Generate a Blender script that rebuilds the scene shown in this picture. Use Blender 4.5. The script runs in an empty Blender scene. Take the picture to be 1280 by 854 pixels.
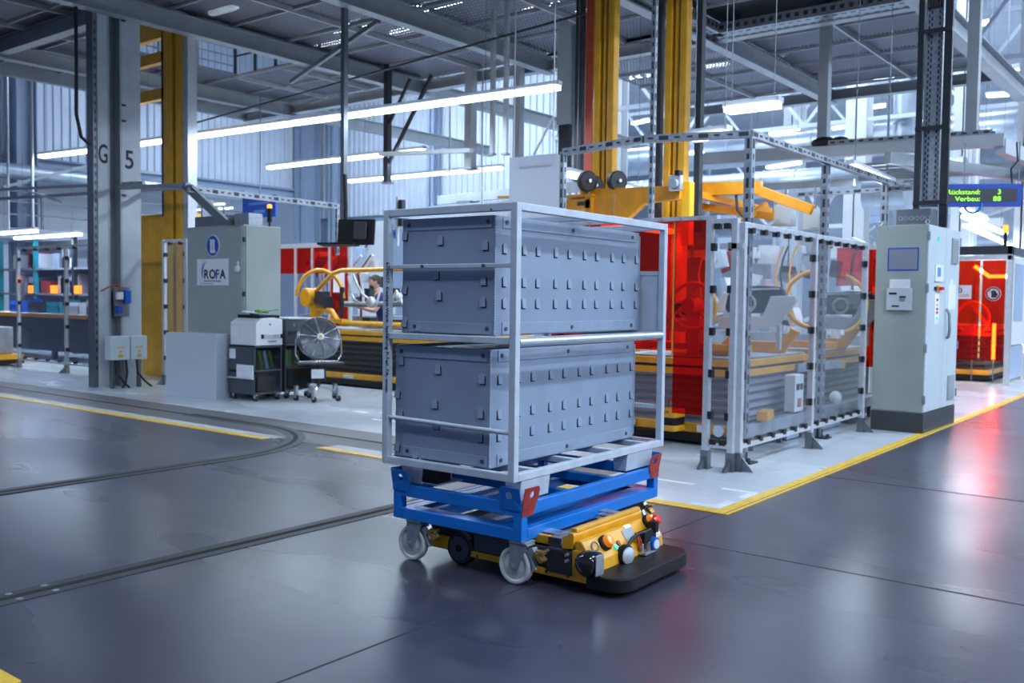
import bpy, math, random
from mathutils import Matrix, Vector
random.seed(7)
scene = bpy.context.scene
COL = scene.collection
PI = math.pi
# ------------------------------------------------------------------ camera, world, exposure
YAW, PITCH, ROLL, FPX = 0.6613, -0.0457, 0.0126, 1180.2
fw = Vector((-math.sin(YAW)*math.cos(PITCH), math.cos(YAW)*math.cos(PITCH), math.sin(PITCH)))
rt = Vector((math.cos(YAW), math.sin(YAW), 0)); upv = rt.cross(fw)
r2 = math.cos(ROLL)*rt + math.sin(ROLL)*upv; u2 = -math.sin(ROLL)*rt + math.cos(ROLL)*upv
cam = bpy.data.cameras.new('camera'); camo = bpy.data.objects.new('camera', cam); COL.objects.link(camo)
cam.sensor_width = 36; cam.lens = FPX/1280*36; cam.clip_start = .05; cam.clip_end = 300
M3 = Matrix((r2, u2, -fw)).transposed()
camo.matrix_world = Matrix.Translation((0, 0, 1.52)) @ M3.to_4x4()
cam.dof.use_dof = True; cam.dof.focus_distance = 5.0; cam.dof.aperture_fstop = 3.2
scene.camera = camo
world = bpy.data.worlds.new('hall_ambience'); scene.world = world; world.use_nodes = True
bg = world.node_tree.nodes['Background']; bg.inputs[0].default_value = (.40, .56, 1, 1); bg.inputs[1].default_value = .24
scene.view_settings.view_transform = 'Standard'; scene.view_settings.look = 'None'
scene.view_settings.exposure = 0.30; scene.view_settings.gamma = 1; scene.view_settings.use_curve_mapping = False
scene.cycles.use_denoising = True; scene.cycles.max_bounces = 8; scene.cycles.diffuse_bounces = 3
scene.cycles.glossy_bounces = 3; scene.cycles.transmission_bounces = 6; scene.cycles.transparent_max_bounces = 14
scene.cycles.caustics_reflective = False; scene.cycles.caustics_refractive = False; scene.cycles.sample_clamp_indirect = 4
LAMP_COL = (.69, .835, 1.0); LAMP = 52.0           # tube lamps of the hall
ROOFLAMP = 90.0                                    # high-bay lamps of the hall

# ------------------------------------------------------------------ materials
MATS = {}
def mat(name, col, rough=.5, metal=0., var=.0, scale=6., bump=0., bscale=60., spec=.5, emit=None, estr=0., alpha=None, stretch=None, coat=0., rvar=0.):
    m = bpy.data.materials.new(name); m.use_nodes = True; nt = m.node_tree; b = nt.nodes['Principled BSDF']
    b.inputs['Base Color'].default_value = (*col, 1); b.inputs['Roughness'].default_value = rough
    b.inputs['Metallic'].default_value = metal; b.inputs['Specular IOR Level'].default_value = spec
    b.inputs['Coat Weight'].default_value = coat
    tc = nt.nodes.new('ShaderNodeTexCoord')
    if var or rvar:
        n = nt.nodes.new('ShaderNodeTexNoise'); n.inputs['Scale'].default_value = scale; n.inputs['Detail'].default_value = 6
        if stretch:
            mp = nt.nodes.new('ShaderNodeMapping'); mp.inputs['Scale'].default_value = stretch
            nt.links.new(tc.outputs['Object'], mp.inputs[0]); nt.links.new(mp.outputs[0], n.inputs['Vector'])
        else: nt.links.new(tc.outputs['Object'], n.inputs['Vector'])
        if var:
            r = nt.nodes.new('ShaderNodeMapRange'); r.inputs[1].default_value = .3; r.inputs[2].default_value = .7
            r.inputs[3].default_value = 1-var; r.inputs[4].default_value = 1+var
            mx = nt.nodes.new('ShaderNodeMix'); mx.data_type = 'RGBA'; mx.blend_type = 'MULTIPLY'; mx.inputs[0].default_value = 1
            mx.inputs[6].default_value = (*col, 1)
            nt.links.new(n.outputs[0], r.inputs[0]); nt.links.new(r.outputs[0], mx.inputs[7]); nt.links.new(mx.outputs[2], b.inputs['Base Color'])
        if rvar:
            r = nt.nodes.new('ShaderNodeMapRange'); r.inputs[1].default_value = .3; r.inputs[2].default_value = .7
            r.inputs[3].default_value = max(.03, rough-rvar); r.inputs[4].default_value = rough+rvar
            nt.links.new(n.outputs[0], r.inputs[0]); nt.links.new(r.outputs[0], b.inputs['Roughness'])
    if bump:
        n2 = nt.nodes.new('ShaderNodeTexNoise'); n2.inputs['Scale'].default_value = bscale
        nt.links.new(tc.outputs['Object'], n2.inputs['Vector'])
        bp = nt.nodes.new('ShaderNodeBump'); bp.inputs['Strength'].default_value = bump; bp.inputs['Distance'].default_value = .01
        nt.links.new(n2.outputs[0], bp.inputs['Height']); nt.links.new(bp.outputs[0], b.inputs['Normal'])
    if emit:
        b.inputs['Emission Color'].default_value = (*emit, 1); b.inputs['Emission Strength'].default_value = estr
    if alpha is not None: b.inputs['Alpha'].default_value = alpha
    MATS[name] = m
    return m
def film(name, tint, gloss=.08, haze=.1, hcol=(.8, .85, .95)):
    # thin plastic sheet: tinted see-through, a little diffuse haze, sharp reflection
    m = bpy.data.materials.new(name); m.use_nodes = True; nt = m.node_tree; nt.nodes.clear()
    o = nt.nodes.new('ShaderNodeOutputMaterial'); t = nt.nodes.new('ShaderNodeBsdfTransparent'); t.inputs[0].default_value = (*tint, 1)
    d = nt.nodes.new('ShaderNodeBsdfDiffuse'); d.inputs[0].default_value = (*hcol, 1)
    g = nt.nodes.new('ShaderNodeBsdfGlossy'); g.inputs['Roughness'].default_value = .12; g.inputs[0].default_value = (.9, .95, 1, 1)
    lw = nt.nodes.new('ShaderNodeLayerWeight'); lw.inputs[0].default_value = .5
    f = nt.nodes.new('ShaderNodeMath'); f.operation = 'POWER'; f.inputs[1].default_value = 4.0; nt.links.new(lw.outputs['Facing'], f.inputs[0])
    a = nt.nodes.new('ShaderNodeMixShader'); a.inputs[0].default_value = haze
    b = nt.nodes.new('ShaderNodeMixShader'); s = nt.nodes.new('ShaderNodeMath'); s.operation = 'MULTIPLY_ADD'; s.inputs[1].default_value = .6; s.inputs[2].default_value = gloss*.3
    nt.links.new(f.outputs[0], s.inputs[0]); nt.links.new(s.outputs[0], b.inputs[0])
    nt.links.new(t.outputs[0], a.inputs[1]); nt.links.new(d.outputs[0], a.inputs[2])
    nt.links.new(a.outputs[0], b.inputs[1]); nt.links.new(g.outputs[0], b.inputs[2]); nt.links.new(b.outputs[0], o.inputs[0])
    MATS[name] = m; return m
def floor_mat(name, c1, c2, r1, r2, streak=(.35, 1.2, 1), spec=.38):
    m = bpy.data.materials.new(name); m.use_nodes = True; nt = m.node_tree; b = nt.nodes['Principled BSDF']; L = nt.links.new
    tc = nt.nodes.new('ShaderNodeTexCoord'); mp = nt.nodes.new('ShaderNodeMapping'); mp.inputs['Scale'].default_value = streak; L(tc.outputs['Object'], mp.inputs[0])
    n1 = nt.nodes.new('ShaderNodeTexNoise'); n1.inputs['Scale'].default_value = .9; n1.inputs['Detail'].default_value = 3; n1.inputs['Roughness'].default_value = .45; L(mp.outputs[0], n1.inputs['Vector'])
    n2 = nt.nodes.new('ShaderNodeTexNoise'); n2.inputs['Scale'].default_value = 5; n2.inputs['Detail'].default_value = 4; n2.inputs['Roughness'].default_value = .5; L(tc.outputs['Object'], n2.inputs['Vector'])
    mx = nt.nodes.new('ShaderNodeMath'); mx.operation = 'MULTIPLY_ADD'; mx.inputs[1].default_value = .38; L(n2.outputs[0], mx.inputs[0])
    ml = nt.nodes.new('ShaderNodeMath'); ml.operation = 'MULTIPLY'; ml.inputs[1].default_value = .66; L(n1.outputs[0], ml.inputs[0]); L(ml.outputs[0], mx.inputs[2])
    cr = nt.nodes.new('ShaderNodeValToRGB'); cr.color_ramp.elements[0].position = .12; cr.color_ramp.elements[1].position = .92
    cr.color_ramp.elements[0].color = (*c1, 1); cr.color_ramp.elements[1].color = (*c2, 1); L(mx.outputs[0], cr.inputs[0]); L(cr.outputs[0], b.inputs['Base Color'])
    rr = nt.nodes.new('ShaderNodeMapRange'); rr.inputs[1].default_value = .1; rr.inputs[2].default_value = .9; rr.inputs[3].default_value = r1; rr.inputs[4].default_value = r2
    L(n1.outputs[0], rr.inputs[0]); L(rr.outputs[0], b.inputs['Roughness'])
    b.inputs['Specular IOR Level'].default_value = spec
    MATS[name] = m; return m
def grating_mat(name):
    m = bpy.data.materials.new(name); m.use_nodes = True; nt = m.node_tree; b = nt.nodes['Principled BSDF']; L = nt.links.new
    b.inputs['Base Color'].default_value = (.17, .17, .22, 1); b.inputs['Metallic'].default_value = .3; b.inputs['Roughness'].default_value = .5
    tc = nt.nodes.new('ShaderNodeTexCoord')
    sx = nt.nodes.new('ShaderNodeSeparateXYZ'); L(tc.outputs['Object'], sx.inputs[0])
    def tri(src, freq, th):
        a = nt.nodes.new('ShaderNodeMath'); a.operation = 'MULTIPLY'; a.inputs[1].default_value = freq; L(src, a.inputs[0])
        f = nt.nodes.new('ShaderNodeMath'); f.operation = 'FRACT'; L(a.outputs[0], f.inputs[0])
        g = nt.nodes.new('ShaderNodeMath'); g.operation = 'GREATER_THAN'; g.inputs[1].default_value = th; L(f.outputs[0], g.inputs[0]); return g.outputs[0]
    h1 = tri(sx.outputs[0], 14, .62); h2 = tri(sx.outputs[1], 8, .45)
    mu = nt.nodes.new('ShaderNodeMath'); mu.operation = 'MULTIPLY'; L(h1, mu.inputs[0]); L(h2, mu.inputs[1])
    t = nt.nodes.new('ShaderNodeBsdfTransparent'); ms = nt.nodes.new('ShaderNodeMixShader'); L(mu.outputs[0], ms.inputs[0])
    L(b.outputs[0], ms.inputs[1]); L(t.outputs[0], ms.inputs[2]); L(ms.outputs[0], nt.nodes['Material Output'].inputs[0])
    MATS[name] = m; return m
floor_mat('concrete', (.018, .018, .031), (.082, .078, .116), .20, .38)
floor_mat('paint_floor', (.44, .49, .55), (.68, .73, .78), .14, .36, (.5, 1, 1))
floor_mat('track_band', (.06, .058, .068), (.19, .18, .19), .35, .6, (.3, 2.2, 1))
grating_mat('grating')
mat('slot_steel', (.04, .042, .05), .55, 0, .2, 4); mat('slot_gap', (.004, .004, .005), .8); mat('joint', (.03, .03, .035), .8)
mat('line_yellow', (.80, .50, .03), .42, var=.18, scale=14); mat('line_white', (.72, .76, .80), .45, var=.12, scale=14)
mat('rack_grey', (.54, .60, .67), .42, .1, .10, 9, rvar=.08); mat('rack_bright', (.56, .62, .68), .28, .6)
mat('box_grey', (.255, .315, .415), .42, 0, .06, 5, .10, 220, rvar=.06); mat('box_band', (.275, .335, .435), .38, 0, .08, 7)
mat('box_slot_shade', (.012, .014, .02), .8); mat('rivet', (.05, .06, .08), .4)
mat('dolly_blue', (.002, .17, .60), .34, 0, .10, 9, rvar=.06, coat=.15); mat('lug_red', (.36, .035, .03), .45, 0, .4, 16)
mat('galv', (.42, .45, .48), .38, .75, .15, 20); mat('wheel_nylon', (.55, .56, .55), .5, 0, .18, 14); mat('steel', (.5, .52, .55), .3, .9)
mat('zinc', (.62, .65, .70), .28, .85, .1, 30); mat('brass', (.62, .40, .12), .28, .8, .3, 40)
mat('agv_yellow', (.80, .38, .012), .36, 0, .10, 8, coat=.25); mat('gantry_orange', (.86, .34, .012), .42, 0, .12, 5); mat('mast_yellow', (.92, .46, .02), .4, 0, .12, 4)
mat('black_plastic', (.009, .009, .011), .5, spec=.3, bump=.1, bscale=160); mat('black_gloss', (.008, .008, .01), .12, coat=.5); mat('rubber', (.022, .022, .024), .6, var=.2); mat('dark_metal', (.035, .04, .05), .42, .3, .15, 10)
mat('amber_lens', (.95, .26, .01), .12, coat=.6, emit=(1, .22, .0), estr=.25); mat('red_lens', (.8, .03, .012), .15, coat=.6); mat('green_btn', (.02, .55, .40), .25, emit=(.05, .9, .6), estr=.4)
mat('lens_glass', (.75, .80, .86), .08, .5, coat=.8); mat('blue_knob', (.01, .12, .55), .35); mat('white_paint', (.75, .78, .82), .4); mat('hose_red', (.6, .10, .05), .5)
mat('cab_grey', (.335, .385, .375), .48, 0, .05, 3, .04, 120); mat('cab_light', (.55, .62, .66), .42, 0, .04, 4); mat('plinth', (.045, .05, .055), .5)
mat('paper', (.78, .80, .84), .7, var=.06); mat('sticker_yellow', (.75, .40, .01), .5); mat('sign_blue', (.012, .07, .42), .4); mat('ink', (.01, .01, .012), .6)
mat('rofa_blue', (.12, .28, .62), .4); mat('screen_grey', (.24, .26, .33), .35)
mat('alu', (.66, .69, .73), .36, .5, .08, 16); mat('alu_dark', (.22, .24, .27), .4, .8); mat('clip_black', (.012, .012, .014), .4)
film('clear_film', (.95, .97, .985), .10, .035); film('smoke_film', (.80, .83, .90), .10, .05, (.35, .38, .45)); film('red_film', (.95, .15, .045), .08, .11, (.75, .008, .008))
film('amber_film', (.85, .55, .15), .08, .25, (.7, .4, .05))
mat('beam_grey', (.33, .37, .40), .45, .2, .1, 3); mat('beam_light', (.46, .50, .54), .45, .1, .08, 3); mat('strut_galv', (.36, .40, .45), .42, .7, .2, 25)
mat('corr_wall', (.70, .77, .88), .5, .1, .05, 1.5); mat('far_wall', (.62, .69, .80), .6, 0, .1, .6); mat('roof_white', (.62, .68, .78), .7, 0, .08, .8)
mat('wall_blue', (.34, .42, .56), .5, 0, .06, 1); mat('duct', (.50, .56, .64), .35, .6, .1, 3); mat('dark_trim', (.03, .035, .045), .5)
def milky(name, col):
    m = mat(name, col, .5); nt = m.node_tree; t = nt.nodes.new('ShaderNodeBsdfTranslucent'); t.inputs[0].default_value = (*col, 1); ms = nt.nodes.new('ShaderNodeMixShader'); ms.inputs[0].default_value = .6
    nt.links.new(nt.nodes['Principled BSDF'].outputs[0], ms.inputs[1]); nt.links.new(t.outputs[0], ms.inputs[2]); nt.links.new(ms.outputs[0], nt.nodes['Material Output'].inputs[0])
milky('milky_sheet', (.85, .9, .97))
mat('lamp_body', (.62, .66, .72), .4); mat('bellows', (.05, .052, .06), .55); mat('bellows_grey', (.26, .28, .32), .5)
mat('foam', (.50, .55, .62), .6, 0, .06, 60, .5, 90); mat('printer_white', (.74, .77, .80), .38); mat('trolley_grey', (.06, .072, .09), .38); film('trolley_glass', (.62, .66, .72), .1, .05, (.05, .06, .08))
mat('binder_green', (.16, .42, .03), .5); mat('carton', (.22, .13, .08), .7); mat('fan_guard', (.45, .47, .5), .3, .9); film('fan_mesh', (.62, .64, .68), .05, .22, (.25, .26, .29))
mat('chrome', (.75, .78, .82), .15, 1.); mat('skin', (.62, .36, .26), .5); mat('hair', (.05, .035, .028), .6, var=.3, scale=40); mat('navy', (.012, .022, .13), .75, var=.2, scale=25); mat('glove_grey', (.45, .5, .5), .7)
mat('teal', (.02, .28, .34), .5); mat('dash_white', (.72, .72, .72), .35); mat('dash_dark', (.03, .035, .045), .4); mat('machine_grey', (.30, .33, .38), .5, .2, .25, 4)
mat('orange_lamp', (1, .25, .01), .3, emit=(1, .2, .01), estr=3.); mat('led_green', (.2, 1, .05), .4, emit=(.35, 1, .03), estr=1.3); mat('led_bg', (.05, .05, .06), .4); mat('cell_lamp', (1, .9, .7), .3, emit=(1, .85, .6), estr=40)
mat('tube_glow', (1, 1, 1), .3, emit=LAMP_COL, estr=6); mat('high_bay_glow', (1, 1, 1), .3, emit=LAMP_COL, estr=14); mat('far_glow', (1, 1, 1), .3, emit=LAMP_COL, estr=4)
for k in ('tube_glow', 'high_bay_glow', 'far_glow', 'led_green', 'orange_lamp', 'amber_lens', 'green_btn'): MATS[k].cycles.emission_sampling = 'NONE'
mat('cable_red', (.40, .055, .018), .5); mat('cable_black', (.01, .01, .012), .5); mat('clock_face', (.62, .74, .80), .4); mat('cyan_hose', (.01, .25, .75), .4); mat('hazard_black', (.012, .012, .012), .5)

# ------------------------------------------------------------------ mesh builder
ORG = {}
class MB:
    def __init__(s): s.v = []; s.f = []; s.mi = []; s.cur = 0; s.T = None
    def add(s, vs, fs):
        o = len(s.v)
        if s.T: vs = [tuple(s.T @ Vector(p)) for p in vs]
        s.v += [tuple(p) for p in vs]; s.f += [tuple(i+o for i in f) for f in fs]; s.mi += [s.cur]*len(fs); return s
    def m(s, i): s.cur = i; return s
    def box(s, x0, x1, y0, y1, z0, z1):
        return s.add([(x0,y0,z0),(x1,y0,z0),(x1,y1,z0),(x0,y1,z0),(x0,y0,z1),(x1,y0,z1),(x1,y1,z1),(x0,y1,z1)],
                     [(3,2,1,0),(4,5,6,7),(0,1,5,4),(1,2,6,5),(2,3,7,6),(3,0,4,7)])
    def cbox(s, c, d, R=None):
        h = [k/2 for k in d]; P = [Vector((sx*h[0], sy*h[1], sz*h[2])) for sz in (-1,1) for sx, sy in ((-1,-1),(1,-1),(1,1),(-1,1))]
        if R: P = [R @ p for p in P]
        return s.add([tuple(p+Vector(c)) for p in P], [(3,2,1,0),(4,5,6,7),(0,1,5,4),(1,2,6,5),(2,3,7,6),(3,0,4,7)])
    def bar(s, p, q, w, h=None):
        p, q = Vector(p), Vector(q); d = q-p; L = d.length; d.normalize(); h = h or w
        a = d.cross(Vector((0,0,1)))
        if a.length < 1e-4: a = Vector((1,0,0))
        a.normalize(); b = a.cross(d)
        R = Matrix((a, d, b)).transposed()
        return s.cbox((p+q)/2, (w, L, h), R)
    def cyl(s, p, q, r, r1=None, n=12, cap=True):
        p, q = Vector(p), Vector(q); d = (q-p).normalized(); r1 = r if r1 is None else r1
        a = d.orthogonal().normalized(); b = d.cross(a)
        vs = []
        for c, rr in ((p, r), (q, r1)):
            for i in range(n):
                t = 2*PI*i/n; vs.append(tuple(c + a*rr*math.cos(t) + b*rr*math.sin(t)))
        fs = [(i, (i+1) % n, n+(i+1) % n, n+i) for i in range(n)]
        if cap: fs += [tuple(range(n-1, -1, -1)), tuple(range(n, 2*n))]
        return s.add(vs, fs)
    def lathe(s, c, ax, prof, n=24):
        c, d = Vector(c), Vector(ax).normalized(); a = d.orthogonal().normalized(); b = d.cross(a); vs = []; fs = []
        for r, t in prof:
            for i in range(n):
                w = 2*PI*i/n; vs.append(tuple(c + d*t + (a*math.cos(w)+b*math.sin(w))*r))
        for k in range(len(prof)-1):
            for i in range(n):
                j = (i+1) % n; fs.append((k*n+i, k*n+j, (k+1)*n+j, (k+1)*n+i))
        fs += [tuple(range(n-1, -1, -1)), tuple((len(prof)-1)*n+i for i in range(n))]
        return s.add(vs, fs)
    def tube(s, pts, r, n=8, closed=False):
        P = [Vector(p) for p in pts]; m = len(P); vs = []; fs = []; a = None
        for i in range(m):
            if closed: d = (P[(i+1) % m]-P[i-1]).normalized()
            else: d = (P[min(i+1, m-1)]-P[max(i-1, 0)]).normalized()
            if a is None: a = d.orthogonal().normalized()
            else:
                a = a - d*a.dot(d); a.normalize()
            b = d.cross(a); rr = r[i] if isinstance(r, (list, tuple)) else r
            for k in range(n):
                t = 2*PI*k/n; vs.append(tuple(P[i]+a*rr*math.cos(t)+b*rr*math.sin(t)))
        for i in range(m if closed else m-1):
            for k in range(n):
                j = (k+1) % n; i2 = (i+1) % m; fs.append((i*n+k, i*n+j, i2*n+j, i2*n+k))
        if not closed: fs += [tuple(range(n-1, -1, -1)), tuple((m-1)*n+k for k in range(n))]
        return s.add(vs, fs)
    def torus(s, c, ax, R, r, n=32, k=8, a0=0, a1=2*PI, up=None):
        c, d = Vector(c), Vector(ax).normalized()
        a = Vector(up) if up else d.orthogonal(); a = (a-d*a.dot(d)).normalized(); b = d.cross(a); full = abs(a1-a0-2*PI) < 1e-6
        pts = [c+(a*math.cos(a0+(a1-a0)*i/n)+b*math.sin(a0+(a1-a0)*i/n))*R for i in range(n if full else n+1)]
        return s.tube(pts, r, k, full)
    def prism(s, poly, axis, t0, t1):
        # poly: 2D points, axis: extrusion axis ('x': poly=(y,z); 'y': poly=(x,z); 'z': poly=(x,y))
        n = len(poly); mk = {'x': lambda p, t: (t, p[0], p[1]), 'y': lambda p, t: (p[0], t, p[1]), 'z': lambda p, t: (p[0], p[1], t)}[axis]
        vs = [mk(p, t0) for p in poly]+[mk(p, t1) for p in poly]
        return s.add(vs, [tuple(range(n-1, -1, -1)), tuple(range(n, 2*n))]+[(i, (i+1) % n, n+(i+1) % n, n+i) for i in range(n)])
    def sphere(s, c, r, n=16, k=10, sc=(1,1,1)):
        vs = []; fs = []
        for i in range(1, k):
            for j in range(n):
                t = PI*i/k; w = 2*PI*j/n; vs.append((c[0]+r*sc[0]*math.sin(t)*math.cos(w), c[1]+r*sc[1]*math.sin(t)*math.sin(w), c[2]+r*sc[2]*math.cos(t)))
        vs += [(c[0], c[1], c[2]+r*sc[2]), (c[0], c[1], c[2]-r*sc[2])]; T = len(vs)-2
        for i in range(k-2):
            for j in range(n): fs.append((i*n+j, (i+1)*n+j, (i+1)*n+(j+1) % n, i*n+(j+1) % n))
        for j in range(n): fs += [(T, j, (j+1) % n), (T+1, (k-2)*n+(j+1) % n, (k-2)*n+j)]
        return s.add(vs, fs)
    def build(s, name, mats, parent=None, smooth=None, bevel=0, local=False, label=None):
        me = bpy.data.meshes.new(name)
        off = Vector((0,0,0)); 
        if parent is not None:
            if not local: off = ORG[parent]
        else:
            xs = [p[0] for p in s.v]; ys = [p[1] for p in s.v]; zs = [p[2] for p in s.v]
            off = Vector(((min(xs)+max(xs))/2, (min(ys)+max(ys))/2, min(zs)))
        me.from_pydata([(p[0]-off[0], p[1]-off[1], p[2]-off[2]) for p in s.v], [], s.f)
        import bmesh
        bm = bmesh.new(); bm.from_mesh(me); bmesh.ops.recalc_face_normals(bm, faces=bm.faces); bm.to_mesh(me); bm.free()
        for k in (mats if isinstance(mats, (list, tuple)) else [mats]): me.materials.append(MATS[k])
        me.polygons.foreach_set('material_index', s.mi)
        if smooth is not None:
            me.polygons.foreach_set('use_smooth', [True]*len(me.polygons)); me.set_sharp_from_angle(angle=math.radians(smooth))
        me.update()
        o = bpy.data.objects.new(name, me); COL.objects.link(o)
        if parent is not None: o.parent = parent; ORG[o] = ORG[parent]
        else: o.location = off; ORG[o] = off
        if bevel:
            bv = o.modifiers.new('bevel', 'BEVEL'); bv.width = bevel; bv.segments = 2; bv.limit_method = 'ANGLE'; bv.angle_limit = math.radians(40)
        if label: o['label'] = label
        return o
def tag(o, label, cat=None, group=None, kind=None):
    o['label'] = label
    if cat: o['category'] = cat
    if group: o['group'] = group
    if kind: o['kind'] = kind
    return o
def thing(name, label, cat, loc=(0,0,0), rz=0, group=None):
    o = bpy.data.objects.new(name, None); COL.objects.link(o); o.location = loc; o.rotation_euler = (0,0,rz); o.empty_display_size = .1
    ORG[o] = Vector(loc); return tag(o, label, cat, group)
def struct(name, label, loc=(0,0,0)):
    o = bpy.data.objects.new(name, None); COL.objects.link(o); o.location = loc; ORG[o] = Vector(loc); o.empty_display_size = .1
    return tag(o, label, None, None, 'structure')
def dup(src, parent, loc=None, rot=None):
    c = src.copy(); COL.objects.link(c); c.parent = parent
    if loc is not None: c.location = loc
    if rot is not None: c.rotation_euler = rot
    if parent is not None: ORG[c] = ORG[parent]
    return c
def copy_tree(o, parent=None):
    c = o.copy(); COL.objects.link(c); c.parent = parent; ORG[c] = ORG[o]
    for ch in list(o.children): copy_tree(ch, c)
    return c
def text(name, body, size, material, parent, loc, rot, align='LEFT', extrude=.001, sx=1., bold=0.):
    # flat lettering turned into a mesh; loc/rot are in the parent's space
    cu = bpy.data.curves.new(name, 'FONT'); cu.body = body; cu.size = size; cu.align_x = align; cu.extrude = extrude; cu.offset = bold
    t = bpy.data.objects.new(name, cu); COL.objects.link(t)
    dg = bpy.context.evaluated_depsgraph_get(); me = bpy.data.meshes.new_from_object(t.evaluated_get(dg)); COL.objects.unlink(t); bpy.data.objects.remove(t)
    me.materials.clear(); me.materials.append(MATS[material]); o = bpy.data.objects.new(name, me); COL.objects.link(o)
    o.parent = parent; o.location = loc; o.rotation_euler = rot; o.scale = (sx, 1, 1); ORG[o] = ORG[parent]; return o
FACE_NY = (PI/2, 0, 0)        # lettering that faces -y
FACE_PX = (PI/2, 0, PI/2)     # lettering that faces +x
# ================================================================== THE SETTING
fl = MB().box(-48, 16, -10, 64, -.2, 0).build('floor', 'concrete'); tag(fl, 'dark polished concrete floor of the corridor', kind='structure')
def slab(name, poly, z, material, label):
    o = MB().prism(poly, 'z', .0005, z).build(name, material); tag(o, label, kind='structure'); return o
slab('floor_painted_zone', [(-48,7.32),(-2.98,7.32),(-2.98,64),(-48,64)], .004, 'paint_floor', 'light grey painted floor of the assembly area')
slab('floor_painted_zone', [(-4.3,6.30),(-2.98,6.30),(-2.98,7.32),(-4.3,7.32)], .004, 'paint_floor', 'light grey painted floor patch at the corner of the yellow lines')
slab('floor_track_band', [(-48,6.36),(-4.3,6.36),(-4.3,7.32),(-48,7.32)], .003, 'track_band', 'worn dark concrete band carrying the sunk track')
MB().box(-48, -4.0, 6.84, 6.89, .001, .0042).build('floor_slot', 'slot_gap').__setitem__('kind', 'structure')
def stripe(poly, material, label, z=.006):
    o = MB().prism(poly, 'z', .0006, z).build('floor_stripe', material); tag(o, label, kind='structure')
stripe([(-48,6.19),(-8.15,6.19),(-8.15,6.31),(-48,6.31)], 'line_yellow', 'long yellow floor stripe running off to the left')
stripe([(-48,6.31),(-8.1,6.31),(-8.1,6.44),(-48,6.44)], 'paint_floor', 'pale floor stripe behind the long yellow stripe')
stripe([(-30,1.58),(-3.72,1.58),(-3.72,1.69),(-30,1.69)], 'line_yellow', 'yellow floor stripe cut off at the lower left picture corner')
stripe([(-7.28,6.19),(-2.98,6.19),(-2.98,6.31),(-7.28,6.31)], 'line_yellow', 'yellow floor stripe passing behind the rack')
stripe([(-7.25,6.31),(-4.3,6.31),(-4.3,6.47),(-7.25,6.47)], 'paint_floor', 'pale floor stripe behind the middle yellow stripe', .005)
stripe([(-2.98,6.19),(-2.86,6.19),(-2.86,60),(-2.98,60)], 'line_yellow', 'yellow floor stripe running past the fence to the right')
MB().box(-2.893, -2.885, 6.2, 60, .006, .0066).build('floor_seam', 'joint').__setitem__('kind', 'structure')
for p in ([(-3.9,6.36),(-3.5,6.36),(-3.5,6.42),(-3.9,6.42)], [(-3.25,6.34),(-3.0,6.34),(-3.0,6.62),(-3.06,6.62),(-3.06,6.40),(-3.25,6.40)],
          [(-3.06,6.78),(-3.0,6.78),(-3.0,7.06),(-3.3,7.06),(-3.3,7.0),(-3.06,7.0)], [(-3.95,7.0),(-3.55,7.0),(-3.55,7.06),(-3.95,7.06)], [(-4.3,6.62),(-3.93,6.62),(-3.93,6.67),(-4.3,6.67)]):
    stripe(p, 'line_white', 'white corner mark of the parking square painted inside the yellow corner', .0066)
for p in ([(-9.3,8.5),(-9.0,8.5),(-9.0,8.56),(-9.3,8.56)], [(-8.9,8.9),(-8.4,8.9),(-8.4,8.95),(-8.9,8.95)], [(-8.5,8.1),(-8.0,8.1),(-8.0,8.15),(-8.5,8.15)], [(-8.0,8.1),(-7.95,8.1),(-7.95,8.5),(-8.0,8.5)]):
    stripe(p, 'line_white', 'white dashed mark painted on the floor in front of the fan', .0066)
def joint(poly, label): o = MB().prism(poly, 'z', .0004, .0012).build('floor_joint', 'joint'); tag(o, label, kind='structure')
joint([(-2.955,-4),(-2.943,-4),(-2.943,6.19),(-2.955,6.19)], 'thin expansion joint leading to the yellow corner')
joint([(-2.95,5.315),(16,5.315),(16,5.327),(-2.95,5.327)], 'thin expansion joint crossing the floor at right')
joint([(-2.86,8.13),(16,8.13),(16,8.16),(-2.86,8.16)], 'expansion joint leaving the yellow stripe beside the fence')
joint([(-20,1.2),(-2.95,1.2),(-2.95,1.205),(-20,1.205)], 'thin expansion joint in the near floor')
joint([(-14,4.4),(-10.2,4.4),(-10.2,4.41),(-14,4.41)], 'thin expansion joint inside the track curve')
# sunk track that runs past the truck, its slot and joint plate
tr = struct('floor_track', 'sunk steel track crossing the floor towards the tug', (-4.8, 0, 0))
MB().box(-4.895, -4.705, -6, 7.3, .0005, .003).build('steel_strip', 'slot_steel', tr)
MB().box(-4.822, -4.778, -6, 7.3, .003, .0045).build('slot', 'slot_gap', tr)
for k in range(2):
    for sx in (-.06, .06): MB().cyl((-4.8+sx, 2.15+.18*k, .003), (-4.8+sx, 2.15+.18*k, .006), .018, n=10).build('bolt', 'steel', tr)
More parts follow.
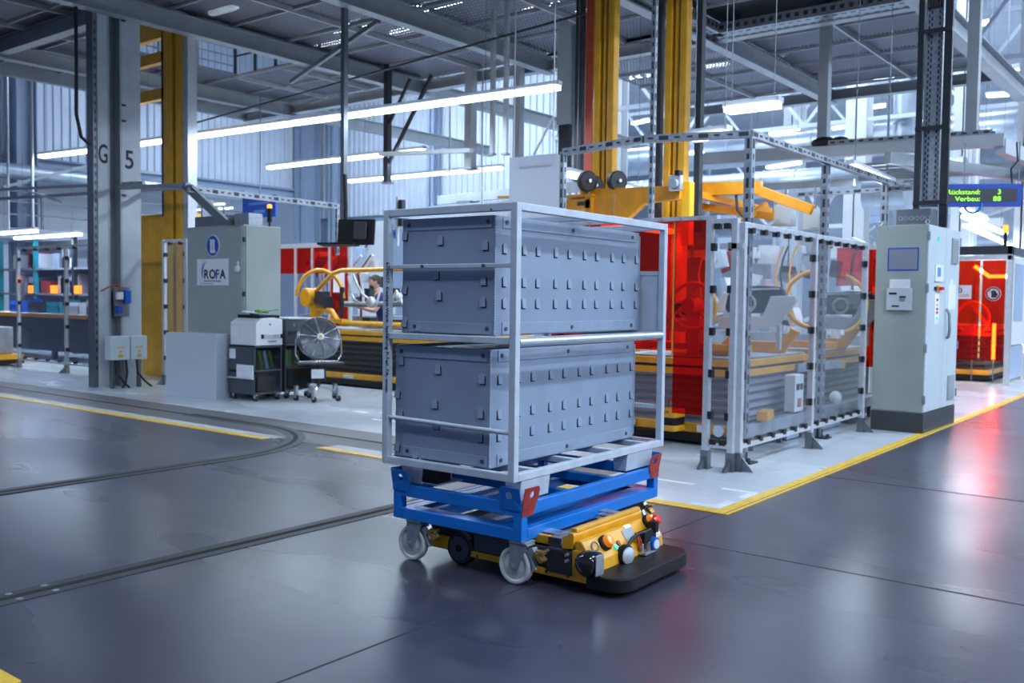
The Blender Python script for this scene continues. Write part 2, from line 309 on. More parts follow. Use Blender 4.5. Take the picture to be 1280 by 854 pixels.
# curved track
ct = struct('floor_track_curve', 'sunk steel track bending from the back line towards the viewer', (-7.4, 5, 0))
def arcpts(R):
    cx, cy = -9.0, 5.28; pts = []
    for i in range(17):
        a = math.radians(90-90*i/16); pts.append((cx+R*math.cos(a), cy+R*math.sin(a)))
    return pts
def strip(r0, r1, ye):
    a, b = arcpts(r1), arcpts(r0); return [(-10.5, a[0][1])]+a+[(a[-1][0], ye)]+[(b[-1][0], ye)]+b[::-1]+[(-10.5, b[0][1])]
def ribbon(mb, r0, r1, ye, z0, z1):
    a, b = [( -10.5, arcpts(r1)[0][1])]+arcpts(r1)+[(arcpts(r1)[-1][0], ye)], [(-10.5, arcpts(r0)[0][1])]+arcpts(r0)+[(arcpts(r0)[-1][0], ye)]
    for i in range(len(a)-1): mb.prism([a[i], a[i+1], b[i+1], b[i]], 'z', z0, z1)
    return mb
ribbon(MB(), 1.50, 1.70, -6, .0005, .0055).build('steel_strip', 'slot_steel', ct)
ribbon(MB(), 1.575, 1.625, -6, .0055, .0066).build('slot', 'slot_gap', ct)

# ---- grated deck that hangs over the work area = ceiling
ce = struct('ceiling', 'grated steel maintenance deck on grey beams above the work area', (-12, 9, 6.2))
ZD = 6.32
PAN = {}
def panel(x0, x1, y0, y1):
    key = (round(x1-x0, 3), round(y1-y0, 3))
    if key not in PAN:
        PAN[key] = MB().box(-key[0]/2+.02, key[0]/2-.02, -key[1]/2+.02, key[1]/2-.02, 0, .03).build('deck_panel', 'grating', ce, local=True)
        o = PAN[key]
    else: o = dup(PAN[key], ce)
    o.location = Vector(((x0+x1)/2, (y0+y1)/2, ZD)) - ORG[ce]
def deck(x0, x1, nx, y0, y1, ny, hole=None):
    dx, dy = (x1-x0)/nx, (y1-y0)/ny
    for i in range(nx):
        for j in range(ny):
            cx, cy = x0+(i+.5)*dx, y0+(j+.5)*dy
            if hole and hole[0] < cx < hole[1] and hole[2] < cy < hole[3]: continue
            panel(x0+i*dx, x0+(i+1)*dx, y0+j*dy, y0+(j+1)*dy)
    for i in range(1, nx): 
        x = x0+i*dx
        segs = [(y0, y1)] if not (hole and hole[0] < x < hole[1]) else [(y0, hole[2]), (hole[3], y1)]
        for a, b in segs: MB().box(x-.02, x+.02, a, b, ZD-.09, ZD).build('joist', 'beam_light', ce)
    for j in range(0, ny+1):
        y = y0+j*dy
        segs = [(x0, x1)] if not (hole and hole[2]+.1 < y < hole[3]-.1) else [(x0, hole[0])]
        for a, b in segs: 
            if b-a > .1: MB().box(a, b, y-.012, y+.012, ZD-.05, ZD).build('joist', 'beam_light', ce)
HOLE = (-17.8, -14.5, 9.1, 12.76)
deck(-20.7, -14.5, 4, 3, 15.2, 10, HOLE)
deck(-14.5, -11.0, 2, 3, 15.2, 10); deck(-11.0, -7.5, 2, 3, 15.2, 10); deck(-11.0, -7.5, 2, 15.2, 21, 5)
deck(-7.5, -4.0, 2, 3, 14.2, 9); deck(-7.5, -4.0, 2, 15.3, 21, 5)
def ibeam_y(x, y0, y1, z0, h=.30, w=.20, t=.022, m='beam_grey'):
    p = [(-w/2,0),(w/2,0),(w/2,t),(t/2,t),(t/2,h-t),(w/2,h-t),(w/2,h),(-w/2,h),(-w/2,h-t),(-t/2,h-t),(-t/2,t),(-w/2,t)]
    return MB().prism([(x+a, z0+b) for a, b in p], 'y', y0, y1).build('beam', m, ce)
def ibeam_x(y, x0, x1, z0, h=.30, w=.20, t=.022, m='beam_grey'):
    p = [(-w/2,0),(w/2,0),(w/2,t),(t/2,t),(t/2,h-t),(w/2,h-t),(w/2,h),(-w/2,h),(-w/2,h-t),(-t/2,h-t),(-t/2,t),(-w/2,t)]
    return MB().prism([(y+a, z0+b) for a, b in p], 'x', x0, x1).build('beam', m, ce)
ibeam_y(-18.8, 3, 23, 5.93); ibeam_y(-14.4, 3, 24, 5.93); ibeam_y(-11.0, 3, 15.3, 5.93)
ibeam_y(-7.5, 3, 21.2, 5.93, m='beam_light'); ibeam_y(-4.0, 3, 23, 5.90, .36, .24, m='beam_light')
ibeam_x(8.3, -20.7, -14.6, 6.0); ibeam_x(15.25, -20.7, -4.1, 6.0, .22, m='beam_light'); ibeam_x(21.1, -11, -4.1, 6.0, .22)
MB().box(-20.8, -20.66, 3, 15.3, 6.05, 6.45).build('edge_plate', 'beam_grey', ce)
MB().box(-7.4, -4.1, 14.2, 15.32, 6.34, 6.38).build('gap_shade_sheet', 'dark_trim', ce)  # dark sheet standing for the shade in the open deck gap
MB().box(-14.62, -14.5, 9.1, 15.2, 6.1, 6.36).build('edge_plate', 'beam_light', ce)
# railing round the deck opening
rl = thing('deck_railing', 'grey mesh railing round the opening in the grated deck', 'railing', (-16, 12.8, 6.35))
for x in (-17.8, -17.1, -16.4, -15.7, -15.0): MB().box(x-.025, x+.025, 12.8, 12.85, 6.35, 7.5).build('post', 'dark_metal', rl)
for z in (6.75, 7.1, 7.48): MB().box(-17.85, -14.6, 12.81, 12.84, z, z+.03).build('rail', 'dark_metal', rl)
for y in (9.2, 10.1, 11.0, 11.9): MB().box(-17.86, -17.81, y-.025, y+.025, 6.35, 7.5).build('post', 'beam_grey', rl)
for z in (6.55, 6.75, 6.93, 7.1, 7.3, 7.48): MB().box(-17.86, -17.82, 9.1, 12.8, z, z+.02).build('rail', 'beam_grey', rl)
# perforated cable trays under the deck edge
def perf_tray(name, label, p, q, w, h, group=None):
    p, q = Vector(p), Vector(q); d = (q-p); L = d.length; d.normalize(); s = d.cross(Vector((0,0,1))).normalized()
    t = thing(name, label, 'cable tray', tuple((p+q)/2), 0, group)
    MB().bar(p, q, w, .012).build('tray_floor', 'strut_galv', t)
    for k in (-1, 1): MB().bar(p+s*k*w/2+Vector((0,0,h/2)), q+s*k*w/2+Vector((0,0,h/2)), .008, h).build('tray_side', 'strut_galv', t)
    m = MB(); n = int(L/.14)
    for i in range(n):
        c = p+d*(i+.5)*L/n
        for k in (-1, 1): m.bar(c+s*k*(w/2+.006)+Vector((0,0,h/2))-d*.035, c+s*k*(w/2+.006)+Vector((0,0,h/2))+d*.035, .004, h*.42)
        for k in (-.25, .25): m.bar(c+s*k*w-d*.04-Vector((0,0,.008)), c+s*k*w+d*.04-Vector((0,0,.008)), .03, .004)
    o = m.build('perforation', 'dark_trim', t); o['kind'] = 'stuff'
    return t
perf_tray('cable_tray', 'perforated cable tray under the deck edge at upper right', (-7.35, 15.0, 6.02), (-4.05, 15.0, 6.02), .42, .16)
perf_tray('cable_tray', 'short perforated cable tray beside the second yellow mast top', (-7.35, 12.0, 6.02), (-7.35, 15.0, 6.02), .36, .16)

# ---- outer walls and roof
def corr(name, axis, a0, a1, c, z0, z1, label, period=.26, depth=.05, sgn=1):
    n = int((a1-a0)/period); pr = []
    for i in range(n):
        u = a0+i*period
        pr += [(u, 0), (u+period*.42, 0), (u+period*.5, depth), (u+period*.92, depth)]
    pr.append((a0+n*period, 0)); vs = []; fs = []
    for u, d in pr:
        for z in (z0, z1): vs.append((c+sgn*d, u, z) if axis == 'y' else (u, c+sgn*d, z))
    for i in range(len(pr)-1): fs.append((2*i, 2*i+2, 2*i+3, 2*i+1))
    m = MB(); m.add(vs, fs); o = m.build(name, 'corr_wall'); tag(o, label, kind='structure'); return o
corr('wall_left', 'y', 3, 24.4, -29.0, 5.55, 12, 'corrugated steel wall high up at the left')
corr('wall_back', 'x', -29.0, -15.6, 24.4, 4.5, 12, 'corrugated steel wall behind the lamps in the middle', sgn=-1)
o = MB().box(-29.3, -28.85, 3, 24.4, 5.22, 5.55).box(-29.0, -28.7, 3, 24.4, 5.5, 5.56).build('trim_1', 'wall_blue'); tag(o, 'wide steel girt under the left corrugated wall', kind='structure')
o = MB().box(-29, -15.6, 24.45, 24.7, 0, 12).build('wall_back_lower', 'wall_blue'); tag(o, 'pale blue panelled wall below the corrugated sheets', kind='structure')
o = MB().box(-44.5, -44, -10, 40, 0, 12).build('wall_far_left', 'far_wall'); tag(o, 'distant pale wall of the next bay at the left', kind='structure')
o = MB().box(-45, 16, 62, 62.5, 0, 12).build('wall_far_right', 'far_wall'); tag(o, 'distant pale end wall of the hall at the right', kind='structure')
o = MB().box(-45, 16, -10, 63, 12, 12.2).build('roof', 'roof_white'); tag(o, 'pale roof of the hall above the deck', kind='structure')
o = MB().box(15.5, 16, -10, 63, 0, 12).build('wall_right', 'far_wall'); tag(o, 'pale side wall of the hall at the right', kind='structure')
# steel columns of the outer walls
def hcol(x, y, w, label, m='wall_blue', z1=12, d=None):
    d = d or w; t = .03
    o = MB().box(x-w/2, x+w/2, y-d/2, y-d/2+t, 0, z1).box(x-w/2, x+w/2, y+d/2-t, y+d/2, 0, z1).box(x-.02, x+.02, y-d/2, y+d/2, 0, z1).build('column', m); tag(o, label, kind='structure')
hcol(-28.4, 23.7, .7, 'pale blue steel column in the corner of the corrugated walls'); hcol(-27.2, 24.0, .35, 'slim pale steel column on the corrugated back wall')
hcol(-28.6, 13.2, .6, 'pale blue steel column at the left edge of the corrugated wall'); hcol(-22.2, 24.0, .3, 'slim pale column on the back wall behind the lamps')
# ================================================================== THE LOADED TRUCK (local frame: x to the right front, y to the back right)
VL, VR = (-2.985, 3.866, 0), .0217
# ---- wheeled blue dolly
dl = thing('wheeled_dolly', 'blue welded steel dolly on castors carrying the grey rack', 'dolly', VL, VR)
X0, X1, Y0, Y1 = -.895, .028, .035, 1.545
def LB(name, m, par, *boxes, bevel=.004, label=None):
    b = MB()
    for q in boxes: b.box(*q)
    return b.build(name, m, par, bevel=bevel, local=True, label=label)
w = .055
for (za, zb, nm) in ((.372, .442, 'upper_rail'), (.240, .305, 'lower_rail')):
    LB(nm, 'dolly_blue', dl, (X0+w, X1-w, Y0, Y0+.04, za, zb)); LB(nm, 'dolly_blue', dl, (X0+w, X1-w, Y1-.04, Y1, za, zb))
    LB(nm, 'dolly_blue', dl, (X0, X0+.04, Y0+w, Y1-w, za, zb)); LB(nm, 'dolly_blue', dl, (X1-.04, X1, Y0+w, Y1-w, za, zb))
LB('upper_rail', 'dolly_blue', dl, (X0+.04, X1-.04, .52, .56, .385, .435)); LB('upper_rail', 'dolly_blue', dl, (X0+.04, X1-.04, 1.02, 1.06, .385, .435))
LB('cross_member', 'dolly_blue', dl, (-.70, -.65, Y0+.04, Y1-.04, .24, .30)); LB('cross_member', 'dolly_blue', dl, (-.22, -.17, Y0+.04, Y1-.04, .24, .30))
LB('floor_ledge', 'dolly_blue', dl, (X0+.04, X0+.12, Y0+.04, Y1-.04, .296, .303)); LB('floor_ledge', 'dolly_blue', dl, (X1-.13, X1-.04, Y0+.04, Y1-.04, .296, .303))
LB('floor_ledge', 'dolly_blue', dl, (X0+.12, X1-.13, Y0+.04, Y0+.11, .296, .303)); LB('floor_ledge', 'dolly_blue', dl, (X0+.12, X1-.13, Y1-.11, Y1-.04, .296, .303))
for cx in (X0, X1):
    for cy in (Y0, Y1):
        a, b = (cx, cx+w) if cx < -.5 else (cx-w, cx); c, d = (cy, cy+w) if cy < .5 else (cy-w, cy)
        LB('corner_post', 'dolly_blue', dl, (a, b, c, d, .240, .445))
def lug_plate(par, m, axis, cx, cy, outx, outy, lx, ly):
    # flared bracket with a round hole: sheet standing on the rail, leaning outwards at its top
    n = 20; W, Hh, t = .135, .122, .006; hole = (.072, .078, .021)
    ou = [(0,0),(W*.30,0),(W*.62,0),(W*.78,.02),(W,Hh-.03),(W-.006,Hh-.008),(W-.03,Hh),(.02,Hh),(0,Hh)] if False else [(0,0),(W*.86,0),(W,.05),(W,Hh-.022),(W-.008,Hh-.006),(W-.022,Hh),(0,Hh)]
    # ring of quads between outline and hole
    def onrect(a):
        dx, dz = math.cos(a), math.sin(a); best = 1e9
        for i in range(len(ou)):
            p, q = ou[i], ou[(i+1) % len(ou)]; ex, ez = q[0]-p[0], q[1]-p[1]; det = -dx*ez+dz*ex
            if abs(det) < 1e-9: continue
            rx, rz = p[0]-hole[0], p[1]-hole[1]; s = (-rx*ez+rz*ex)/det; u = (dx*rz-dz*rx)/det
            if s > 0 and -1e-6 <= u <= 1+1e-6: best = min(best, s)
        return hole[0]+dx*best, hole[1]+dz*best
    angs = sorted([2*PI*i/32 for i in range(32)]+[math.atan2(p[1]-hole[1], p[0]-hole[0]) % (2*PI) for p in ou])
    vs = []; fs = []; N = len(angs)
    for dep in (0, t):
        for a in angs: vs.append((*onrect(a), dep))
        for a in angs: vs.append((hole[0]+hole[2]*math.cos(a), hole[1]+hole[2]*math.sin(a), dep))
    for i in range(N):
        j = (i+1) % N
        fs += [(i, j, N+j, N+i), (2*N+i, 3*N+i, 3*N+j, 2*N+j), (i, 2*N+i, 2*N+j, j), (N+i, N+j, 3*N+j, 3*N+i)]
    out = []
    for u, z, dp in vs:
        lean = max(0, z-.03)*.22+dp   # leans outwards
        if axis == 'y': out.append((cx+lx*u, cy+outy*lean, .405+z))
        else: out.append((cx+outx*lean, cy+ly*u, .405+z))
    mb = MB(); mb.add(out, fs); return mb.build('lug_plate', m, par, local=True)
for cx, lx, ox in ((X0, 1, -1), (X1, -1, 1)):
    for cy, ly, oy in ((Y0, 1, -1), (Y1, -1, 1)):
        lug_plate(dl, 'dolly_blue', 'y', cx, cy, ox, oy, lx, ly)
        lug_plate(dl, 'lug_red' if cx > -.5 else 'dolly_blue', 'x', cx, cy, ox, oy, lx, ly)
        MB().box(*(sorted((cx+ox*.001, cx+ox*.003))), *(sorted((cy, cy+ly*.11))), .372, .405).build('red_primer', 'lug_red', dl, local=True) if cx > -.5 else None
def caster(par, x, y, rz, brake=True):
    T = Matrix.Translation((x, y, 0)) @ Matrix.Rotation(rz, 4, 'Z')
    def mb(): b = MB(); b.T = T; return b
    c = mb().box(-.055, .055, -.045, .045, .228, .240).build('caster', 'galv', par, local=True, bevel=.002)
    f = mb()
    for s in (-1, 1):
        y0, y1 = (.030, .036) if s > 0 else (-.036, -.030)
        f.prism([(-.058,.228),(.062,.228),(.045,.195),(.0,.090),(-.018,.082),(-.040,.080),(-.058,.095)][::-1], 'y', y0, y1)
    f.box(-.058, .06, -.036, .036, .218, .228)
    f.build('fork', 'galv', c, local=True, bevel=.002)
    wx = -.035
    mb().lathe((wx, -.025, .1005), (0, 1, 0), [(.040,0),(.046,.003),(.075,.006),(.082,0),(.094,0),(.100,.006),(.100,.044),(.094,.05),(.082,.05),(.075,.044),(.046,.047),(.04,.05)], 40).build('wheel', 'wheel_nylon', c, smooth=35, local=True)
    mb().cyl((wx, -.043, .1005), (wx, .043, .1005), .013, n=6).build('axle_bolt', 'zinc', c, local=True)
    if brake:
        b = mb(); b.prism([(.050,.205),(.085,.215),(.100,.185),(.075,.160),(.064,.165)], 'y', -.02, .02); b.prism([(.055,.16),(.07,.165),(.105,.10),(.088,.095)], 'y', -.014, .014)
        b.build('brake_lever', 'zinc', c, local=True, bevel=.002)
        b = mb()
        for k in range(4): b.cyl((.10+.012*k, -.024, .185-.010*k), (.10+.012*k, .024, .185-.010*k), .012, n=10)
        b.cbox((.125, 0, .195), (.05, .034, .014)); b.build('brake_pedal', 'brass', c, local=True)
    return c
caster(dl, -.004, .085, 0); caster(dl, -.745, .085, 0); caster(dl, -.10, 1.45, 0); caster(dl, -.80, 1.45, 0)

# ---- grey rack of square tube
rk = thing('transport_rack', 'light grey tube frame rack standing on the blue dolly', 'rack', VL, VR)
A, B, C, D, t = -.957, 0, 0, 1.669, .042
z0, z1 = .556, 2.018
for x in (A, B-t):
    for y in (C, D-t): LB('post', 'rack_grey', rk, (x, x+t, y, y+t, z0, z1))
for z in (z0, z1-t):
    for y in (C, D-t): LB('rail', 'rack_grey', rk, (A+t, B-t, y, y+t, z, z+t))
    for x in (A, B-t): LB('rail', 'rack_grey', rk, (x, x+t, C+t, D-t, z, z+t))
LB('top_crossbar', 'rack_grey', rk, (A+t, B-t, .80, .84, z1-.035, z1-.003))
for y in (.24, .66, 1.10, 1.50): LB('floor_slat', 'rack_grey', rk, (A+t, B-t, y, y+.045, z0+.002, z0+.036))
def rod(par, p, q, r, m, name='side_rod'): return MB().cyl(p, q, r, n=12).build(name, m, par, smooth=40, local=True)
MB().box(A+t, B-t, .006, .030, 1.680, 1.704).build('side_rod', 'rack_grey', rk, local=True, bevel=.003)
LB('side_rod', 'rack_grey', rk, (A+t, B-t, .002, .038, 1.278, 1.315))
rod(rk, (A+t, .02, .826), (B-t, .02, .812), .013, 'rack_grey')
rod(rk, (B-.022, t, 1.29), (B-.022, D-t, 1.29), .027, 'rack_bright')
LB('side_rod', 'rack_grey', rk, (A, A+.035, t, D-t, 1.278, 1.315))
for z in (1.68, 1.28, .80): LB('side_rod', 'rack_grey', rk, (A+t, B-t, D-.035, D-.005, z, z+.03))
LB('end_panel', 'rack_grey', rk, (-.36, B-t, D-.03, D-.022, 1.31, 1.68), bevel=0)
for x in (-.655, -.22): rod(rk, (x, .004, 1.692), (x, -.004, 1.692), .009, 'rivet', 'bolt_hole')
rod(rk, (-.17, .002, 1.985), (-.17, -.003, 1.985), .006, 'rivet', 'bolt_hole')
def foot(x0, x1, y0, y1):
    # open-ended cup under the corner: sloped walls
    i = .012
    m = MB(); m.add([(x0+i,y0,.447),(x1-i,y0,.447),(x1-i,y1,.447),(x0+i,y1,.447),(x0,y0,.556),(x1,y0,.556),(x1,y1,.556),(x0,y1,.556)],
          [(3,2,1,0),(4,5,6,7),(0,1,5,4),(1,2,6,5),(2,3,7,6),(3,0,4,7)])
    m.m(1); a, b = (x0+.02, x1-.02); m.box(a, b, y0-.001, y0+.001, .462, .546) if False else None
    return m.build('foot', ['rack_grey', 'slot_gap'], rk, bevel=.004, local=True)
for xa in ((-.872, -.70), (-.115, -.005)):
    for yb in ((.075, .345), (1.20, 1.525)): foot(*xa, *yb)
LB('fork_pocket', 'slot_gap', rk, (-.72, -.60, .076, .2, .462, .545)); LB('fork_pocket', 'rack_grey', rk, (-.725, -.59, .08, .3, .452, .462), (-.725, -.59, .08, .3, .545, .556))
text('rack_text', '6709077  Cockpit Werk  Isolierung P-Teil  FA. union', .036, 'ink', rk, (A+.028, -.0015, 1.72), (PI/2, PI/2, 0), sx=.97)

# ---- two grey twin-wall plastic crates
def tabmesh(flip):
    # arch-shaped flap pushed out of the sheet, shadow of its slot painted as dark strips beside and below; facing -y, slot on the side 'flip'
    W, Hh = .036, .056; pts = [(-W/2,0),(W/2,0),(W/2,Hh-.014),(W/2-.006,Hh-.003),(0,Hh),(-W/2+.006,Hh-.003),(-W/2,Hh-.014)]
    m = MB(); s = flip
    m.m(1); m.prism([(-W/2+(s*.005), -.006), (W/2+s*.005, -.006), (W/2+s*.005, .004), (-W/2+s*.005, .004)], 'y', -.0012, .001)
    xa, xb = (W/2-.002, W/2+.006) if s > 0 else (-W/2-.006, -W/2+.002)
    m.prism([(xa,-.006),(xb,-.006),(xb,Hh-.018),(xa,Hh-.010)], 'y', -.0012, .001)
    m.m(0); vs = [(x, -.008+(.006*z/Hh), z) for x, z in pts]+[(x, .001, z) for x, z in pts]; n = len(pts)
    m.add(vs, [tuple(range(n)), tuple(range(2*n-1, n-1, -1))]+[(i, n+i, n+(i+1) % n, (i+1) % n) for i in range(n)])
    return m
TABS = {}
def crate(label, x0, x1, y0, y1, za, zb, left_tabs, rows, cols):
    c = thing('plastic_crate', label, 'crate', VL, VR, 'grey crates in the rack')
    ch = .028
    LB('front_wall', 'box_grey', c, (x0+ch, x1-.004, y0, y0+.012, za, zb), bevel=.002)
    m = MB(); m.prism([(x0, y0+.05), (x0+ch, y0), (x0+ch, y0+.012), (x0+.012, y0+.05)], 'z', za, zb); m.build('corner_flap', 'box_grey', c, local=True)
    LB('left_wall', 'box_grey', c, (x0, x0+.012, y0+.05, y1, za, zb), bevel=.002)
    LB('right_wall', 'box_grey', c, (x1-.012, x1, y0+.004, y1, za, zb), bevel=.002)
    LB('back_wall', 'box_grey', c, (x0+.012, x1-.012, y1-.012, y1, za, zb), bevel=.002)
    LB('crate_floor', 'box_grey', c, (x0+.012, x1-.012, y0+.012, y1-.012, za, za+.012), bevel=0)
    LB('lid', 'box_grey', c, (x0+.012, x1-.012, y0+.012, y1-.012, zb-.03, zb-.018), bevel=0)
    LB('edge_piping', 'box_band', c, (x1-.012, x1+.004, y1-.004, y1+.01, za+.02, zb-.02), bevel=.003)
    m = MB()
    for i in range(44):
        z = za+.01+(zb-za-.02)*i/44; m.prism([(x1-.006, z), (x1+.003, z), (x1-.001, z+.008)], 'y', y0-.0015, y0+.006)
    o = m.build('serrated_weld', 'box_band', c, local=True)
    LB('band', 'box_band', c, (x0+ch+.004, x1-.02, y0-.005, y0, zb-.066, zb-.006), bevel=.001); LB('band', 'box_band', c, (x0+ch+.06, x1-.02, y0-.005, y0, za+.006, za+.064), bevel=.001)
    LB('band', 'box_band', c, (x1, x1+.005, y0+.065, y1-.05, zb-.066, zb-.006), bevel=.001); LB('band', 'box_band', c, (x1, x1+.005, y0+.065, y1-.05, za+.006, za+.07), bevel=.001)
    for yy, zz in ((y0+.095, zb-.034), (y0+.75, zb-.034), (y1-.10, zb-.034), (y0+.095, za+.036), (y0+.75, za+.036), (y1-.10, za+.036)):
        MB().cyl((x1+.004, yy, zz), (x1+.009, yy, zz), .012, n=14).build('rivet', 'rivet', c, local=True)
    for xx, zz in ((x1-.045, zb-.034), (x1-.045, za+.036), (x0+ch+.10, za+.036), (x0+ch+.05, zb-.034)):
        MB().cyl((xx, y0-.004, zz), (xx, y0-.009, zz), .012, n=14).build('rivet', 'rivet', c, local=True)
    # tabs
    for i, (tx, tz) in enumerate(left_tabs):
        if 'L' not in TABS: o = TABS['L'] = tabmesh(1).build('tab', ['box_band', 'box_slot_shade'], c, local=True)
        else: o = dup(TABS['L'], c)
        o.location = (max(tx, x0+ch+.012), y0-.001, tz-.028); o.rotation_euler = (0, random.uniform(-.03, .03) if tx > x0+ch+.03 else .16, 0)
    for r in rows:
        for k in cols:
            if 'R' not in TABS: o = TABS['R'] = tabmesh(-1).build('tab', ['box_band', 'box_slot_shade'], c, local=True)
            else: o = dup(TABS['R'], c)
            o.location = (x1+.001, k, r-.028); o.rotation_euler = (random.uniform(-.03, .03), 0, PI/2)
    return c
# column positions on the right wall (measured on the wall)
cols = [.135, .315, .447, .627, .772, .941, 1.081, 1.266, 1.409, 1.578]
crate('upper grey plastic crate with pressed tabs in the rack', -.875, -.18, .05, 1.61, 1.318, 1.962,
      [(-.836,1.874),(-.564,1.839),(-.246,1.805),(-.255,1.617),(-.258,1.501),(-.846,1.567),(-.572,1.533),(-.862,1.378),(-.726,1.359),(-.591,1.649)], (1.79, 1.612, 1.495), cols)
crate('lower grey plastic crate with pressed tabs in the rack', -.925, -.203, .05, 1.61, .600, 1.243,
      [(-.854,1.157),(-.573,1.121),(-.258,1.086),(-.885,.964),(-.594,.926),(-.266,.899),(-.858,.850),(-.581,.810),(-.268,.77),(-.890,.655),(-.737,.630)], (1.082, .893, .772), cols)

# ---- low yellow automated tug under the dolly
ag = thing('automated_tug', 'low yellow driverless tug with black bumper under the blue dolly', 'tug', VL, VR)
ya, yb = .165, .935
LB('chassis', 'dark_metal', ag, (-.74, .30, ya+.03, yb-.03, .06, .20))
LB('side_skirt', 'agv_yellow', ag, (-.16, .37, ya, ya+.02, .052, .088), (-.72, -.54, ya, ya+.02, .075, .150), (-.42, -.16, ya, ya+.02, .060, .095))
LB('side_skirt', 'agv_yellow', ag, (-.72, .37, yb-.02, yb, .052, .12))
LB('deck_plate', 'screen_grey', ag, (-.60, .20, ya+.06, yb-.06, .20, .212)); LB('deck_plate', 'agv_yellow', ag, (-.62, .05, ya+.05, ya+.16, .205, .222), bevel=.003)
LB('lift_bar', 'dark_metal', ag, (-.35, -.28, ya+.2, yb-.2, .212, .235), (-.05, -.01, ya+.2, yb-.2, .212, .235)); LB('guide_strip', 'white_paint', ag, (.125, .138, ya+.16, ya+.46, .213, .217))
LB('side_cover', 'dark_metal', ag, (.105, .262, ya-.012, ya+.03, .078, .205)); LB('side_panel', 'agv_yellow', ag, (.262, .385, ya-.002, ya+.02, .088, .215)); LB('side_cover', 'trolley_grey', ag, (-.40, .12, ya+.005, ya+.028, .10, .20))
for xx, zz in ((.12, .192), (.245, .192), (.245, .16)): MB().cyl((xx, ya-.012, zz), (xx, ya-.035, zz), .009, n=8).build('bolt', 'zinc', ag, local=True)
for xx in (-.37, -.05, .10, .24): MB().cyl((xx, ya+.002, .072), (xx, ya-.003, .072), .008, n=8).build('bolt', 'rivet', ag, local=True)
def tugwheel(x, y):
    w_ = MB().lathe((x, y, .0955), (0, 1, 0), [(.05,0),(.072,.0),(.074,.004),(.083,.002),(.095,.01),(.095,.05),(.083,.055)], 36).build('drive_wheel', 'rubber', ag, smooth=35, local=True)
    MB().lathe((x, y-.004, .0955), (0, 1, 0), [(.02,.004),(.022,0),(.068,.0),(.073,.006)], 36).build('wheel_disc', 'trolley_grey', w_, smooth=35, local=True, label='grey wheel disc')
    MB().cyl((x, y-.006, .0955), (x, y, .0955), .018, n=6).build('hub', 'black_plastic', w_, local=True)
tugwheel(-.50, ya-.005); tugwheel(-.50, yb-.05)
# yellow front end: cross bar, bracket, sloping hood
m = MB(); m.prism([(.19,.205),(.19,.270),(.225,.285),(.235,.298),(.258,.298),(.264,.285),(.258,.215)], 'y', ya+.01, yb-.03); m.build('cross_bar', 'agv_yellow', ag, bevel=.004, local=True)
m = MB(); m.prism([(.225,.298),(.265,.298),(.262,.318),(.23,.318)], 'y', ya+.04, yb-.05); m.build('cross_bar', 'agv_yellow', ag, bevel=.004, local=True)
m = MB(); m.prism([(-.04,.212),(.10,.212),(.10,.258),(-.04,.258)], 'y', ya+.02, ya+.05); m.build('bracket', 'agv_yellow', ag, bevel=.003, local=True)
LB('bracket', 'dark_metal', ag, (.11, .19, ya-.004, ya+.01, .225, .262)); LB('bracket', 'zinc', ag, (-.02, .14, ya+.06, ya+.15, .258, .266))
LB('bracket', 'zinc', ag, (.05, .20, yb-.18, yb-.08, .262, .27)); LB('bracket', 'screen_grey', ag, (-.03, .15, yb-.12, yb-.05, .24, .275))
hp = [(.275,.105),(.392,.105),(.386,.165),(.318,.262),(.300,.268),(.275,.262)]
m = MB(); m.prism(hp, 'y', ya+.005, yb-.005); hood = m.build('hood', 'agv_yellow', ag, bevel=.006, local=True)
# hood face frame: origin on the slope, e along y, n outwards
fd = Vector((.386-.318, 0, .165-.262)).normalized(); fn = Vector((-fd.z, 0, fd.x)); fn = fn if fn.x > 0 else -fn
def hf(s_, y, d=0): p = Vector((.318, 0, .262))+fd*s_+fn*d; return (p.x, y, p.z)
def knob(name, s_, y, prof, m, n=24, sub=None):
    p = hf(s_, y); return MB().lathe(p, fn, prof, n).build(name, m, ag, smooth=35, local=True)
for yy, m2 in ((.345, 'amber_lens'), (.845, 'red_lens')):
    s_ = .045 if yy < .5 else .02
    b_ = knob('beacon', s_, yy, [(.042,0),(.042,.02),(.036,.026)], 'black_plastic'); 
    MB().lathe(hf(s_, yy, .02), fn, [(.034,0),(.034,.02),(.026,.032),(.01,.036)], 24).build('lens', 'amber_lens', b_, smooth=40, local=True, label='amber lens')
    if yy > .5: MB().lathe(hf(s_+.015, yy-.02, .05), fn, [(.016,0),(.016,.02),(.030,.022),(.032,.034),(.020,.044)], 24).build('stop_button', 'red_lens', b_, smooth=40, local=True, label='red mushroom stop button')
knob('button', .085, .425, [(.015,0),(.015,.01),(.008,.013)], 'green_btn', 16); knob('button', .070, .47, [(.015,0),(.015,.008),(.008,.011)], 'lug_red', 16)
m = MB(); e = [hf(.015, .555, .004), hf(.015, .66, .004), hf(.085, .66, .004), hf(.085, .555, .004)]; m.add(e+[tuple(Vector(p)-fn*.004) for p in e], [(0,1,2,3),(7,6,5,4),(0,4,5,1),(1,5,6,2),(2,6,7,3),(3,7,4,0)]); m.build('name_plate', 'lens_glass', ag, local=True)
m = MB(); e = [hf(-.006, .60, .002), hf(-.006, .67, .002), hf(.012, .67, .002), hf(.012, .60, .002)]; m.add(e, [(0,1,2,3)]); m.build('sticker', 'paper', ag, local=True)
